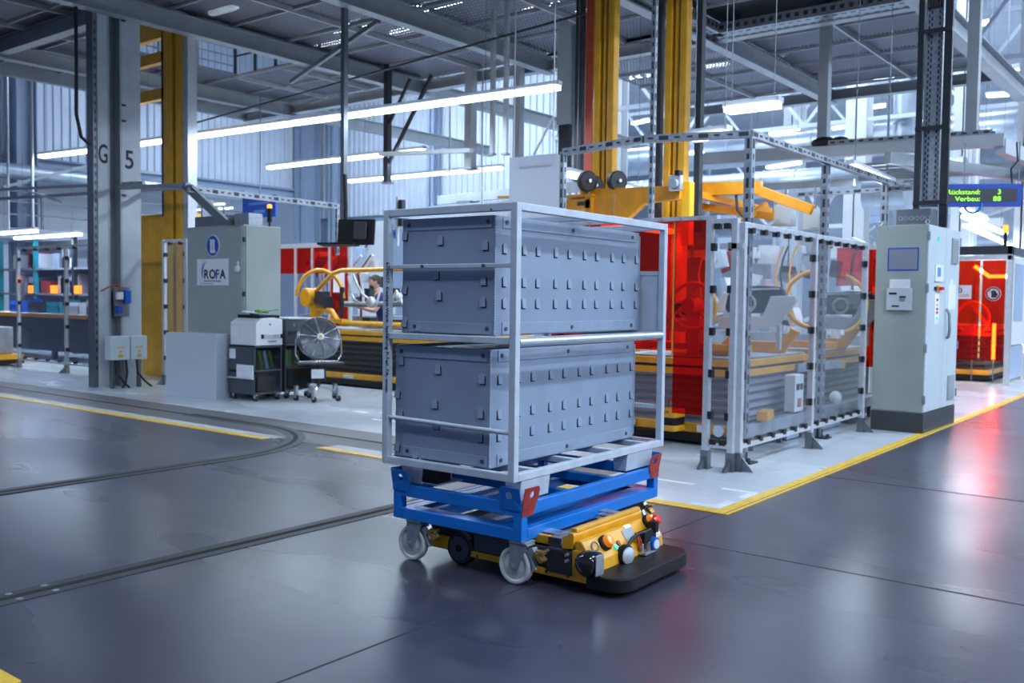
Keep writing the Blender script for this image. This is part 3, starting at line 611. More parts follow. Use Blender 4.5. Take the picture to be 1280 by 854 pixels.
# headlamp, hoses, camera block, blue pressure gauge in front of the hood
h_ = MB().lathe((.395, .475, .150), (1,-.25,0), [(.030,-.02),(.052,-.01),(.055,.02),(.050,.03)], 28).build('headlamp', 'black_plastic', ag, smooth=35, local=True)
MB().lathe((.395, .475, .150), (1,-.25,0), [(.046,.028),(.046,.034),(.03,.042),(.01,.044)], 28).build('lens', 'lens_glass', h_, smooth=40, local=True)
k_ = MB().box(.375, .42, .655, .79, .175, .235).box(.38, .43, .76, .80, .215, .275).build('scanner_block', 'black_plastic', ag, bevel=.004, local=True)
MB().tube([(.40,.50,.19),(.395,.56,.22),(.40,.63,.235),(.41,.68,.235),(.42,.72,.245)], .009).build('hose', 'cable_black', k_, smooth=60, local=True)
MB().tube([(.385,.61,.24),(.40,.62,.20),(.40,.635,.155),(.395,.65,.135)], .006).tube([(.39,.63,.235),(.405,.64,.19),(.40,.66,.15)], .005).build('hose', 'hose_red', k_, smooth=60, local=True)
MB().box(.385, .435, .64, .77, .112, .128).cyl((.40,.66,.128),(.40,.66,.17),.012).cyl((.41,.72,.128),(.41,.72,.175),.018).build('valve', 'zinc', k_, bevel=.002, local=True)
MB().lathe((.43, .745, .160), (1,-.15,0), [(.012,-.03),(.034,-.02),(.037,.01),(.034,.018)], 24).build('gauge', 'blue_knob', k_, smooth=35, local=True, label='blue gauge housing')
MB().lathe((.43, .745, .160), (1,-.15,0), [(.026,.016),(.026,.021),(.01,.022)], 24).build('gauge_face', 'white_paint', k_, local=True)
MB().box(.38, .386, .845, .90, .12, .19).build('sticker', 'paper', ag, local=True)
d_ = MB().box(.436, .444, ya-.055, ya+.02, .118, .225).box(.39, .444, ya-.006, ya+.002, .112, .235).build('sensor_bracket', 'zinc', ag, bevel=.003, local=True)
MB().lathe((.372, ya-.004, .168), (-.05,-1,0), [(.050,-.0),(.066,.004),(.067,.024),(.060,.048),(.040,.066),(.014,.073)], 36).build('laser_dome', 'black_gloss', d_, smooth=50, local=True)
MB().torus((.372, ya+.045, .243), (1,-.5,.3), .022, .006, 20, 6).build('eye_bolt', 'zinc', ag, smooth=60, local=True)
# rounded black bumper plate
def rrect(x0, x1, y0, y1, r, n=8, corners=(0,1,1,0)):
    P = []
    for (cx, cy, a0, on) in ((x0, y0, PI, corners[0]), (x1, y0, -PI/2, corners[1]), (x1, y1, 0, corners[2]), (x0, y1, PI/2, corners[3])):
        if not on: P.append((cx, cy)); continue
        ox, oy = (cx+r if cx == x0 else cx-r), (cy+r if cy == y0 else cy-r)
        for i in range(n+1): a = a0+PI/2*i/n; P.append((ox+r*math.cos(a), oy+r*math.sin(a)))
    return P
MB().prism(rrect(.352, .575, ya-.01, .955, .12, 10), 'z', .032, .108).build('bumper', 'black_plastic', ag, bevel=.008, local=True)
MB().cyl((.28, .3, .05), (.28, .34, .05), .0499, n=20).cyl((.28, .76, .05), (.28, .80, .05), .0499, n=20).build('support_wheel', 'rubber', ag, local=True)
# ================================================================== LEFT HALF
# ---- building column marked G 5 with its switch gear
cl = struct('column', 'grey steel building column painted with G and 5', (-14.65, 8.25, 0))
MB().box(-14.75, -14.5, 7.86, 8.03, 0, 6.0).build('column_leg', 'beam_light', cl, bevel=.006)
MB().box(-14.75, -14.5, 8.27, 8.60, 0, 6.0).build('column_leg', 'beam_light', cl, bevel=.006)
MB().box(-14.78, -14.72, 8.03, 8.27, 0, 6.0).build('web_plate', 'beam_grey', cl)
MB().box(-14.53, -14.5, 8.03, 8.06, 0, 6.0).box(-14.53, -14.5, 8.24, 8.27, 0, 6.0).build('web_flange', 'beam_grey', cl)
MB().box(-14.72, -14.52, 7.80, 7.86, 0, 6.0).build('cable_strip', 'alu_dark', cl)
m = MB()
for i in range(40): m.box(-14.518, -14.512, 7.82, 7.84, .3+i*.14, .36+i*.14)
o = m.build('perforation', 'dark_trim', cl); o['kind'] = 'stuff'
text('letter_g', 'G', .42, 'ink', cl, (.152, -.385, 3.60), FACE_PX, sx=.55, bold=.006); text('digit_five', '5', .42, 'ink', cl, (.152, .06, 3.56), FACE_PX, sx=.85, bold=.006)
for z in (1.3, 3.1, 4.3, 4.55, 5.9): MB().box(-14.5, -14.47, 8.27, 8.33, z, z+.03).build('bolt', 'dark_metal', cl)
el = thing('switch_box', 'pale electrical cabinet pair with yellow stickers on legs at the column foot', 'switch box', (-14.1, 8.15, 0))
for a, b in ((7.84, 8.16), (8.18, 8.46)):
    e_ = MB().box(-14.3, -14.1, a, b, .46, .84).build('cabinet_body', 'cab_light', el, bevel=.012)
    y = (a+b)/2; MB().box(-14.101, -14.097, y-.06, y+.06, .655, .675).build('sticker', 'sticker_yellow', e_); MB().box(-14.101, -14.097, y-.035, y+.035, .50, .55).build('sticker', 'sticker_yellow', e_)
    MB().prism([(y-.028, .575), (y+.028, .575), (y, .625)], 'x', -14.101, -14.097).build('sticker', 'sticker_yellow', e_)
for y in (7.9, 8.1, 8.36): MB().box(-14.26, -14.2, y, y+.05, 0, .46).build('leg', 'alu_dark', el)
for y0, y1 in ((7.95, 8.12), (8.12, 8.0), (8.3, 8.5)): MB().tube([(-14.15, y0, .46), (-14.08, y0-.02, .25), (-14.06, (y0+y1)/2, .1), (-14.05, y1, .02)], .018).build('cable', 'cable_black', el, smooth=60)
sw = thing('socket_panel', 'small grey panel with sockets and cable on the G 5 column', 'socket panel', (-14.45, 8.3, 1.15))
MB().box(-14.5, -14.46, 8.10, 8.36, 1.15, 1.62).build('back_plate', 'alu_dark', sw)
MB().box(-14.46, -14.38, 8.12, 8.22, 1.42, 1.54).build('socket', 'white_paint', sw, bevel=.01); MB().box(-14.46, -14.36, 8.25, 8.34, 1.36, 1.58).build('socket', 'blue_knob', sw, bevel=.01)
MB().box(-14.46, -14.38, 8.12, 8.20, 1.2, 1.32).build('socket', 'sign_blue', sw, bevel=.01); MB().tube([(-14.4, 8.16, 1.56), (-14.36, 8.12, 1.68), (-14.42, 7.98, 1.62), (-14.5, 7.9, 1.55)], .012).build('cable', 'cable_red', sw, smooth=60)
cb = MB().tube([(-14.45, 7.5, 6.1), (-14.45, 7.5, 5.0), (-14.47, 7.5, 4.3), (-14.47, 7.58, 3.95), (-14.47, 7.72, 3.85)], .028).build('hanging_cable', 'cable_black', smooth=60); tag(cb, 'black cable hanging in a bend left of the G 5 column', 'cable')

# ---- yellow lifting mast behind the column
mt = thing('lifting_mast', 'yellow lifting mast rising through the deck opening behind the G 5 column', 'mast', (-15, 9.7, 0))
MB().box(-15.20, -14.93, 9.45, 9.70, 0, 7.6).build('mast_column', 'mast_yellow', mt, bevel=.008); MB().box(-14.83, -14.66, 9.45, 9.70, 0, 7.6).build('mast_column', 'mast_yellow', mt, bevel=.008)
MB().box(-14.93, -14.83, 9.52, 9.6, 0, 7.6).build('guide_rail', 'alu_dark', mt); MB().box(-14.66, -14.50, 9.48, 9.66, 0, 7.6).build('guide_rail', 'alu', mt)
MB().box(-15.34, -15.22, 9.5, 9.6, 2.9, 7.6).build('cable_chain', 'dark_trim', mt)
for z in (5.62, 4.98): MB().box(-17.2, -15.2, 9.5, 9.62, z, z+.20).build('cross_arm', 'mast_yellow', mt, bevel=.006)
MB().box(-17.2, -15.0, 9.5, 9.62, 6.05, 6.5).build('cross_arm', 'mast_yellow', mt, bevel=.006)
hs = MB().box(-16.4, -15.45, 9.72, 10.6, 0, 2.98).box(-15.40, -15.1, 9.75, 10.6, 0, 2.98).build('machine_housing', 'mast_yellow', bevel=.01); tag(hs, 'tall yellow sheet metal machine housing beside the lifting mast', 'housing')
hs2 = MB().box(-14.95, -14.42, 9.75, 10.4, 0, 2.7).build('machine_housing', 'mast_yellow', bevel=.01); tag(hs2, 'narrow yellow machine housing between the mast and the grey cabinet', 'housing')

# ---- framed film fences
CLIPS = {}
def clips(mb, pts, d, ax):
    for p in pts:
        if ax == 'x': mb.box(p[0]-.03, p[0]+.03, p[1]-d, p[1]+d, p[2]-.022, p[2]+.022)
        else: mb.box(p[0]-d, p[0]+d, p[1]-.03, p[1]+.03, p[2]-.022, p[2]+.022)
def fence(label, axis, c, posts, zt=2.42, zb=.2, film_='smoke_film', pw=.06, feet=True, off=0, panels=None, clipstep=.40):
    mid = (posts[0]+posts[-1])/2; loc = (mid, c, 0) if axis == 'x' else (c, mid, 0)
    f = thing('safety_fence', label, 'fence', loc)
    def bx(u0, u1, v0, v1, z0_, z1_): return (u0, u1, c+v0, c+v1, z0_, z1_) if axis == 'x' else (c+v0, c+v1, u0, u1, z0_, z1_)
    for u in posts:
        MB().box(*bx(u-pw/2, u+pw/2, -.03, .03, 0.0, zt)).build('post', 'alu', f, bevel=.006)
        g = MB(); 
        for s in (-1, 1): g.box(*bx(u-pw/2+s*.012-.004, u-pw/2+s*.012+.004+pw*.5, -.0315, .0315, .25, zt-.02)) if False else None
        if feet:
            k = MB(); k.box(*bx(u-.05, u+.05, -.05, .05, 0, .012)); k.box(*bx(u-pw/2-.006, u+pw/2+.006, -.036, .036, 0, .17))
            if axis == 'x': k.prism([(c-.036, .01), (c-.15, .01), (c-.15, .02), (c-.036, .12)], 'x', u-.012, u+.012)
            else: k.prism([(c+.036, .01), (c+.15, .01), (c+.036, .13)], 'y', u-.012, u+.012)
            k.build('foot', 'alu_dark', f)
    for i in range(len(posts)-1):
        a, b = posts[i]+pw/2, posts[i+1]-pw/2
        if panels and not panels[i]: continue
        MB().box(*bx(a, b, -.02, .02, zt-.05, zt)).build('rail', 'alu', f, bevel=.004); MB().box(*bx(a, b, -.02, .02, zb-.04, zb)).build('rail', 'alu', f, bevel=.004)
        p = MB().box(*bx(a+.012, b-.012, -.004, .004, zb+.006, zt-.056)).build('panel', film_, f)
        n = max(2, int((b-a)/clipstep))
        def clip(u, z, big):
            key = (axis, big)
            if key not in CLIPS:
                h = (.03, .028, .025) if not big else (.02, .03, .035)
                q = MB().box(-h[0], h[0], -h[1], h[1], -h[2], h[2]) if axis == 'x' else MB().box(-h[1], h[1], -h[0], h[0], -h[2], h[2])
                CLIPS[key] = q.build('clip', 'clip_black', f, local=True); o = CLIPS[key]
            else: o = dup(CLIPS[key], f)
            o.location = Vector((u, c, z) if axis == 'x' else (c, u, z))-ORG[f]
        for j in range(n):
            for z in (zb+.012, zt-.066): clip(a+(j+.5)*(b-a)/n, z, 0)
        for j in range(5):
            for u in (a+.008, b-.008): clip(u, zb+.25+(zt-zb-.5)*j/4, 1)
    return f
fence('smoky film safety fence left of the G 5 column', 'x', 8.87, [-19.45, -17.54, -16.3, -15.2])
fence('film safety fence between the G 5 column and the grey cabinet', 'x', 8.9, [-14.3, -13.66], film_='clear_film')
# tall profile beside the first fence post
# ---- overhead strut truss at left
tb = thing('strut_truss', 'grey double strut truss passing in front of the G 5 column', 'strut', (-16, 8.6, 3.2))
MB().bar((-21, 8.3, 3.55), (-13.9, 8.3, 3.28), .05, .05).build('strut', 'strut_galv', tb); MB().bar((-21, 8.75, 3.42), (-13.4, 8.75, 3.22), .06, .06).build('strut', 'strut_galv', tb)
MB().bar((-14.4, 8.2, 3.22), (-11.85, 7.75, 3.06), .08, .06).build('strut', 'strut_galv', tb); MB().bar((-18.3, 8.3, 3.48), (-17.4, 8.75, 3.2), .04).build('brace', 'strut_galv', tb)
def strut(name, label, p, q, w=.06, h=.06, holes=True, cat='strut'):
    p, q = Vector(p), Vector(q); t = thing(name, label, cat, tuple(p)); d = q-p; L = d.length; d.normalize()
    MB().bar(p, q, w, h).build('profile', 'strut_galv', t)
    if holes:
        m = MB(); n = max(2, int(L/.12)); big = 0
        s = d.cross(Vector((0,0,1))); vert = s.length < .01
        for i in range(n):
            c = p+d*(i+.5)*L/n; hl = .045 if i % 3 == 0 else .025; hh = h*.55 if i % 3 == 0 else h*.25
            m.bar(c-d*hl, c+d*hl, w+.006, hh)
            if vert: m.bar(c-d*hl, c+d*hl, w*.35, h+.006)
        o = m.build('slot_hole', 'dark_trim', t); o['kind'] = 'stuff'
    return t
strut('slotted_strut', 'bright slotted strut running above the grey sign cabinet', (-11.8, 7.72, 3.0), (-11.9, 10.56, 3.0), .05, .09)
strut('slotted_strut', 'slotted upright at the far end of the strut above the sign cabinet', (-11.92, 10.58, 2.2), (-11.92, 10.58, 3.04), .05, .05)
o = MB().bar((-11.83, 7.72, 3.04), (-11.9, 8.35, 2.62), .22, .04).build('cable_chute', 'alu_dark'); tag(o, 'sloping grey cable chute dropping onto the grey sign cabinet', 'cable chute')

# ---- grey control cabinet with ROFA sign
rc = thing('control_cabinet', 'grey control cabinet with round blue sign and ROFA plate', 'cabinet', (-12.4, 8.9, 0))
MB().box(-13.12, -11.7, 8.57, 9.25, .0, 2.56).build('body', 'cab_grey', rc, bevel=.01)
MB().box(-13.10, -11.72, 8.55, 8.57, .12, 2.54).build('door', 'cab_grey', rc, bevel=.005)
MB().box(-11.70, -11.68, 8.60, 9.23, .12, 2.54).build('side_panel', 'cab_grey', rc, bevel=.005)
sp = MB().box(-12.83, -12.03, 8.54, 8.548, 1.66, 2.06).build('sign_plate', 'paper', rc, label='white plate lettered ROFA')
m = MB()
for i in range(12):
    a0, a1 = math.radians(100+ i*10), math.radians(110+i*10)
    R0, R1 = .16, .16-.045*math.sin(PI*min(1, (12-i)/12))
    m.prism([(-12.55+R0*math.cos(a0), 1.87+R0*math.sin(a0)), (-12.55+R0*math.cos(a1), 1.87+R0*math.sin(a1)), (-12.55+R1*math.cos(a1), 1.87+R1*math.sin(a1)), (-12.55+R1*math.cos(a0), 1.87+R1*math.sin(a0))], 'y', 8.535, 8.5405)
m.build('logo_swoosh', 'rofa_blue', sp)
o0 = ORG[rc]
def cabtext(s_, size, m_, x, z, sx=1.): return text('lettering', s_, size, m_, sp, (x-o0[0], 8.539-o0[1], z), FACE_NY, sx=sx, bold=.006 if size > .1 else 0)
cabtext('R', .19, 'ink', -12.65, 1.765, 1.05); cabtext('O', .19, 'ink', -12.51, 1.765, 1.05); cabtext('F', .19, 'sign_blue', -12.35, 1.765, 1.05); cabtext('A', .19, 'ink', -12.235, 1.765, 1.05)
cabtext('Industrielle Förderanlagen', .042, 'ink', -12.65, 1.715); cabtext('ROFA Industrial Automation', .03, 'rofa_blue', -12.75, 1.68)
rs = MB().lathe((-12.42, 8.548, 2.26), (0,-1,0), [(.165,0),(.165,.008),(.16,.009)], 40).build('round_sign', 'white_paint', rc); MB().lathe((-12.42, 8.539, 2.26), (0,-1,0), [(.152,0),(.152,.002)], 40).build('sign_face', 'sign_blue', rs)
# boot pair pictogram
for dx in (-.035, .028):
    MB().prism([(-12.42+dx-.022, 2.15), (-12.42+dx+.045, 2.15), (-12.42+dx+.045, 2.18), (-12.42+dx+.022, 2.205), (-12.42+dx+.026, 2.35), (-12.42+dx-.03, 2.36), (-12.42+dx-.02, 2.25)], 'y', 8.533, 8.5365).build('pictogram', 'white_paint', rs)
MB().lathe((-11.80, 8.55, 1.90), (0,-1,0), [(.05,0),(.05,.03),(.03,.04)], 20).build('latch', 'white_paint', rc); MB().box(-11.815, -11.785, 8.535, 8.55, 1.95, 2.02).build('latch', 'white_paint', rc)
for z in (.6, 1.5, 2.3): MB().box(-11.70, -11.66, 8.55, 8.58, z, z+.07).build('hinge', 'dark_metal', rc)
tr2 = thing('cable_duct', 'slotted cable duct lying on the grey sign cabinet', 'cable duct', (-12.4, 8.8, 2.56))
MB().box(-13.0, -12.15, 8.62, 8.9, 2.565, 2.72).build('duct_body', 'alu_dark', tr2); MB().box(-12.1, -11.75, 8.7, 8.95, 2.565, 2.74).build('duct_body', 'strut_galv', tr2); MB().box(-12.9, -12.86, 8.66, 8.86, 2.72, 3.0).build('riser', 'strut_galv', tr2)
bc = thing('signal_beacon', 'black and orange signal beacon on the grey sign cabinet', 'beacon', (-11.78, 9.1, 2.56))
MB().cyl((-11.78, 9.1, 2.56), (-11.78, 9.1, 2.63), .015).cyl((-11.78, 9.1, 2.63), (-11.78, 9.1, 2.84), .035, n=16).build('stem', 'black_plastic', bc); MB().lathe((-11.78, 9.1, 2.84), (0,0,1), [(.036,0),(.036,.045),(.02,.06)], 16).build('lens', 'orange_lamp', bc)
# ---- pale foam block on the floor
fb = MB(); fb.T = Matrix.Translation((-12.69, 7.91, 0)) @ Matrix.Rotation(.19, 4, 'Z'); fb.box(0, 1.0, 0, .30, 0.0, .95); o = fb.build('foam_block', 'foam', bevel=.01); tag(o, 'knee high pale grey foam panel standing in front of the sign cabinet', 'panel')
# ---- trolley with two printers
tl = thing('printer_trolley', 'dark grey wheeled trolley cupboard under the white printer', 'trolley', (-11.4, 8.55, 0))
MB().box(-11.68, -11.66, 8.30, 8.78, .12, .79).box(-11.68, -11.08, 8.30, 8.32, .44, .79).box(-11.68, -11.08, 8.30, 8.78, .77, .79).box(-11.68, -11.08, 8.76, 8.78, .12, .79).build('body', 'trolley_grey', tl, bevel=.006)
MB().box(-11.68, -11.08, 8.30, 8.78, .10, .13).build('shelf', 'trolley_grey', tl); MB().box(-11.66, -11.08, 8.32, 8.76, .43, .45).build('shelf', 'trolley_grey', tl); MB().box(-11.68, -11.09, 8.30, 8.32, .13, .40).build('drawer', 'trolley_grey', tl, bevel=.006)
MB().box(-11.48, -11.10, 8.285, 8.30, .33, .52).build('paper_sheet', 'paper', tl); MB().box(-11.66, -11.52, 8.293, 8.30, .60, .74).build('sticker', 'paper', tl); MB().box(-11.68, -11.09, 8.26, 8.30, .32, .335).build('ledge', 'alu', tl)
MB().box(-11.09, -11.08, 8.33, 8.76, .14, .43).box(-11.09, -11.08, 8.33, 8.76, .46, .76).build('glass_door', 'trolley_glass', tl)
def castor(par, x, y, r=.045):
    MB().cyl((x, y-.015, r), (x, y+.015, r), r, n=16).build('castor', 'rubber', par); MB().box(x-.02, x+.02, y-.022, y+.022, r, r*2.2).build('castor_fork', 'zinc', par)
for x in (-11.62, -11.12): 
    for y in (8.35, 8.73): castor(tl, x, y)
for k in range(3): o = MB(); o.T = Matrix.Translation((-11.25, 8.48+.09*k, .46)) @ Matrix.Rotation(.25, 4, 'X'); o.box(-.12, .12, -.025, .025, 0, .26); o = o.build('ring_binder', 'binder_green' if k != 1 else 'paper'); tag(o, ['green binder on the trolley shelf, nearest the printer side', 'white binder between the green ones on the trolley shelf', 'green binder on the trolley shelf, farthest back'][k], 'binder', 'binders in the trolley')
o = MB().box(-11.5, -11.15, 8.4, 8.7, .131, .35).build('carton', 'carton', bevel=.004); tag(o, 'brown carton on the bottom shelf of the trolley', 'box')
pr = thing('laser_printer', 'white laser printer with dark lid on the grey trolley', 'printer', (-11.35, 8.55, .79))
pm = MB(); pm.prism([(8.31,.80),(8.78,.80),(8.78,1.17),(8.62,1.20),(8.42,1.19),(8.31,1.12)], 'x', -11.66, -11.06); pm.build('body', 'printer_white', pr, bevel=.012)
MB().box(-11.62, -11.10, 8.40, 8.76, 1.19, 1.235).build('lid', 'black_plastic', pr, bevel=.01); MB().box(-11.60, -11.35, 8.60, 8.76, 1.235, 1.27).build('lid', 'black_plastic', pr, bevel=.01)
MB().box(-11.062, -11.05, 8.46, 8.72, .90, .965).build('paper_tray', 'alu', pr, bevel=.004); MB().box(-11.062, -11.048, 8.40, 8.44, .90, .96).box(-11.062, -11.048, 8.74, 8.77, .90, .96).build('tray_grip', 'black_plastic', pr); MB().box(-11.062, -11.052, 8.52, 8.66, .845, .87).build('paper_tray', 'screen_grey', pr)
MB().box(-11.064, -11.058, 8.54, 8.57, 1.09, 1.115).box(-11.2, -11.1, 8.5, 8.6, 1.236, 1.242).build('badge', 'sign_blue', pr); MB().box(-11.64, -11.5, 8.303, 8.312, .93, 1.06).build('paper_sheet', 'paper', pr); MB().box(-11.70, -11.66, 8.40, 8.7, .95, 1.12).build('side_tray', 'printer_white', pr)
o = MB().cbox((-11.38, 8.55, 1.262), (.34, .22, .012), Matrix.Rotation(.5, 3, 'Z') @ Matrix.Rotation(.12, 3, 'Y')).build('paper_stack', 'paper'); tag(o, 'loose white papers lying on the white printer', 'paper')
o = MB().cbox((-11.22, 8.62, 1.285), (.36, .08, .012), Matrix.Rotation(.7, 3, 'Z') @ Matrix.Rotation(-.18, 3, 'Y')).cbox((-11.3, 8.56, 1.29), (.10, .12, .03), Matrix.Rotation(.3, 3, 'Z')).build('green_folder', 'binder_green'); tag(o, 'bright green folder among the papers on the white printer', 'folder')
t2 = thing('printer_trolley', 'dark trolley cupboard with glass doors behind the fan', 'trolley', (-11.2, 9.15, 0))
MB().box(-11.66, -11.64, 8.86, 9.36, .12, .80).box(-11.66, -11.1, 8.86, 8.88, .12, .8).box(-11.66, -11.1, 9.34, 9.36, .12, .8).box(-11.66, -11.1, 8.86, 9.36, .78, .81).box(-11.66, -11.1, 8.86, 9.36, .1, .13).build('body', 'trolley_grey', t2, bevel=.006); MB().box(-11.1, -11.09, 8.9, 9.34, .14, .77).build('glass_door', 'trolley_glass', t2); MB().box(-11.6, -11.1, 8.9, 9.32, .44, .46).build('shelf', 'trolley_grey', t2)
for x in (-11.6, -11.15):
    for y in (8.92, 9.3): castor(t2, x, y)
o = MB().box(-11.5, -11.2, 8.95, 9.05, .461, .72).box(-11.5, -11.2, 9.1, 9.2, .461, .70).build('ring_binder', 'binder_green'); tag(o, 'green binder pair in the trolley behind the fan', 'binder', 'binders in the trolley')
p2 = thing('laser_printer', 'dark blue printer with papers on top behind the fan', 'printer', (-11.35, 9.12, .81))
MB().box(-11.62, -11.12, 8.88, 9.34, .81, 1.17).build('body', 'trolley_grey', p2, bevel=.012); MB().box(-11.13, -11.10, 8.95, 9.3, .95, 1.0).build('paper_tray', 'dark_metal', p2); MB().box(-11.124, -11.115, 9.02, 9.05, 1.07, 1.10).build('badge', 'rofa_blue', p2)
o = MB().cbox((-11.33, 9.1, 1.185), (.46, .5, .02), Matrix.Rotation(.15, 3, 'Z')).build('paper_stack', 'paper'); tag(o, 'flat pile of white papers on the dark blue printer', 'paper')

# ---- drum fan on a rolling stand
fn_ = thing('drum_fan', 'round caged floor fan with chrome stand on wheels', 'fan', (-10.62, 9.08, 0))
fc = Vector((-10.62, 9.08, .905)); fx = Vector((.86, -.42, .28)).normalized()
gd = MB().torus(fc, fx, .31, .010, 40, 6).torus(fc+fx*.06, fx, .30, .008, 40, 6).torus(fc-fx*.06, fx, .30, .008, 40, 6).build('guard_ring', 'fan_guard', fn_, smooth=60)
m = MB(); m.lathe(fc+fx*.07, fx, [(.295,0),(.2,.02),(.06,.03)], 40); m.build('guard_mesh', 'fan_mesh', fn_, smooth=60); m = MB(); m.lathe(fc-fx*.07, fx, [(.295,0),(.2,-.02),(.06,-.03)], 40); m.build('guard_mesh', 'fan_mesh', fn_, smooth=60)
sx_ = fx.orthogonal().normalized(); sy_ = fx.cross(sx_)
for k in range(10):
    a = 2*PI*k/10+.3; d = sx_*math.cos(a)+sy_*math.sin(a); MB().cyl(fc+fx*.10+d*.03, fc+fx*.075+d*.30, .005, n=6).build('guard_spoke', 'fan_guard', fn_)
for k in range(5):
    m = MB()
    a = 2*PI*k/5; d = sx_*math.cos(a)+sy_*math.sin(a); e = fx.cross(d); m.add([tuple(fc+d*.04+e*.02-fx*.02), tuple(fc+d*.27+e*.10-fx*.03), tuple(fc+d*.27-e*.08+fx*.03), tuple(fc+d*.04-e*.02+fx*.02)], [(0,1,2,3)])
    m.build('blade', 'dark_metal', fn_)
hb = MB().lathe(fc+fx*.095, fx, [(.05,0),(.05,.02),(.03,.03)], 20).build('hub', 'white_paint', fn_, smooth=40); MB().lathe(fc+fx*.125, fx, [(.026,0),(.02,.004)], 6).build('badge', 'sticker_yellow', hb); MB().lathe(fc-fx*.06, fx, [(.07,-.02),(.07,.05)], 16).build('motor', 'dark_metal', fn_)
hy = Vector((.42, .86, 0)).normalized()
m = MB(); m.tube([fc-hy*.33, fc-hy*.34+Vector((0,0,-.22)), fc-hy*.28+Vector((0,0,-.34)), fc+hy*.28+Vector((0,0,-.34)), fc+hy*.34+Vector((0,0,-.22)), fc+hy*.33], .014); m.build('yoke', 'chrome', fn_, smooth=60)
stx = MB(); stx.T = Matrix.Translation((fc.x, fc.y, 0)) @ Matrix.Rotation(math.atan2(hy.y, hy.x), 4, 'Z'); stx.box(-.34, .34, -.16, .16, .53, .555); stx.build('stand_top', 'dark_metal', fn_)
stx = MB(); stx.T = Matrix.Translation((fc.x, fc.y, 0)); stx.cyl((0,0,.2), (0,0,.53), .025); stx.cyl((.08,.05,.28), (.08,.05,.53), .014); stx.cyl((-.08,-.05,.28), (-.08,-.05,.53), .014); stx.build('stand_column', 'dark_metal', fn_)
stx = MB(); stx.T = Matrix.Translation((fc.x+.05, fc.y-.06, 0)) @ Matrix.Rotation(.9, 4, 'Z'); stx.box(-.09, .09, -.03, .0, .33, .46); stx.build('control_box', 'paper', fn_)
for k in range(5):
    a = 2*PI*k/5+.35; d = Vector((math.cos(a), math.sin(a), 0)); p = Vector((fc.x, fc.y, .2)); MB().bar(p, p+d*.30+Vector((0,0,-.06)), .04, .03).build('leg', 'chrome', fn_)
    q = p+d*.32; castor(fn_, q.x, q.y, .045); MB().bar((q.x, q.y, .09), (q.x, q.y, .22), .05, .05).build('leg_end', 'zinc', fn_)

# ---- hanging monitor
mo = thing('hanging_monitor', 'black monitor and keyboard arm hanging from the deck on a grey pole', 'monitor', (-11.1, 10, 2.3))
MB().box(-11.16, -11.08, 9.96, 10.04, 2.38, 6.33).build('pole', 'alu_dark', mo); MB().tube([(-11.08, 9.98, 3.4), (-11.05, 9.98, 2.9), (-11.06, 9.98, 2.6)], .03).build('cable', 'cable_black', mo, smooth=60)
Rm_ = Matrix.Rotation(.35, 3, 'Z') @ Matrix.Rotation(-.12, 3, 'X')
MB().cbox((-10.78, 9.95, 2.50), (.62, .05, .40), Rm_).build('screen_back', 'black_plastic', mo, bevel=.015); MB().cbox((-10.92, 9.92, 2.50), (.20, .012, .26), Rm_).build('mount_plate', 'printer_white', mo); MB().cbox((-10.68, 9.93, 2.51), (.22, .05, .28), Rm_).build('screen_hump', 'dark_metal', mo, bevel=.02)
MB().bar((-11.1, 9.95, 2.45), (-10.9, 9.9, 2.5), .05, .08).build('swivel_arm', 'dark_metal', mo); MB().cbox((-11.02, 9.8, 2.31), (.62, .22, .035), Rm_).build('keyboard_tray', 'black_plastic', mo, bevel=.01)

# ---- lift carriers with bellows
def bellows(par, x0, x1, y0, y1, z0_, z1_, n, m_, name='bellows'):
    o_ = .05; rows = []
    for i in range(2*n+1):
        z = z0_+(z1_-z0_)*i/(2*n); k = o_ if i % 2 else 0
        rows.append([(x0+k, y0+k, z), (x1-k, y0+k, z), (x1-k, y1-k, z), (x0+k, y1-k, z)])
    vs = [p for r in rows for p in r]; fs = []
    for i in range(2*n):
        for j in range(4): fs.append((i*4+j, i*4+(j+1) % 4, i*4+4+(j+1) % 4, i*4+4+j))
    b_ = MB(); b_.add(vs, fs); return b_.build(name, m_, par)
def carrier(label, x0, x1, y0, y1, bel, zt=.80):
    c = thing('lift_carrier', label, 'carrier', ((x0+x1)/2, (y0+y1)/2, 0), 0, 'floor carriers with bellows lifts')
    MB().box(x0+.05, x1-.05, y0+.05, y1-.05, .03, .06).build('underbody', 'dark_metal', c)
    MB().box(x0-.03, x1+.03, y0-.03, y1+.03, .05, .13).build('bumper', 'black_plastic', c, bevel=.01); MB().box(x0, x1, y0, y1, .13, .23).build('chassis', 'agv_yellow', c, bevel=.01)
    bellows(c, x0+.04, x1-.04, y0+.04, y1-.04, .23, zt, 6, bel)
    MB().box(x0, x1, y0, y1, zt, zt+.07).build('table_rim', 'agv_yellow', c, bevel=.006); MB().box(x0+.03, x1-.03, y0+.03, y1-.03, zt+.07, zt+.10).build('table_rim', 'dash_dark', c); MB().box(x0, x1, y0, y1, zt+.10, zt+.17).build('table_rim', 'agv_yellow', c, bevel=.006)
    MB().box(x0+.03, x1-.03, y0+.03, y1-.03, zt+.17, zt+.19).build('table_top', 'machine_grey', c)
    for x in (x0+.3, x1-.3):
        for y in (y0+.3, y1-.3): MB().cyl((x-.04, y, .05), (x+.04, y, .05), .0499, n=16).build('wheel', 'rubber', c)
    return c
ca = carrier('carrier with black bellows behind the fan', -13.3, -8.7, 10.8, 11.72, 'bellows', .78)
MB().box(-12.0, -11.75, 10.795, 10.80, .14, .20).build('sticker', 'paper', ca)
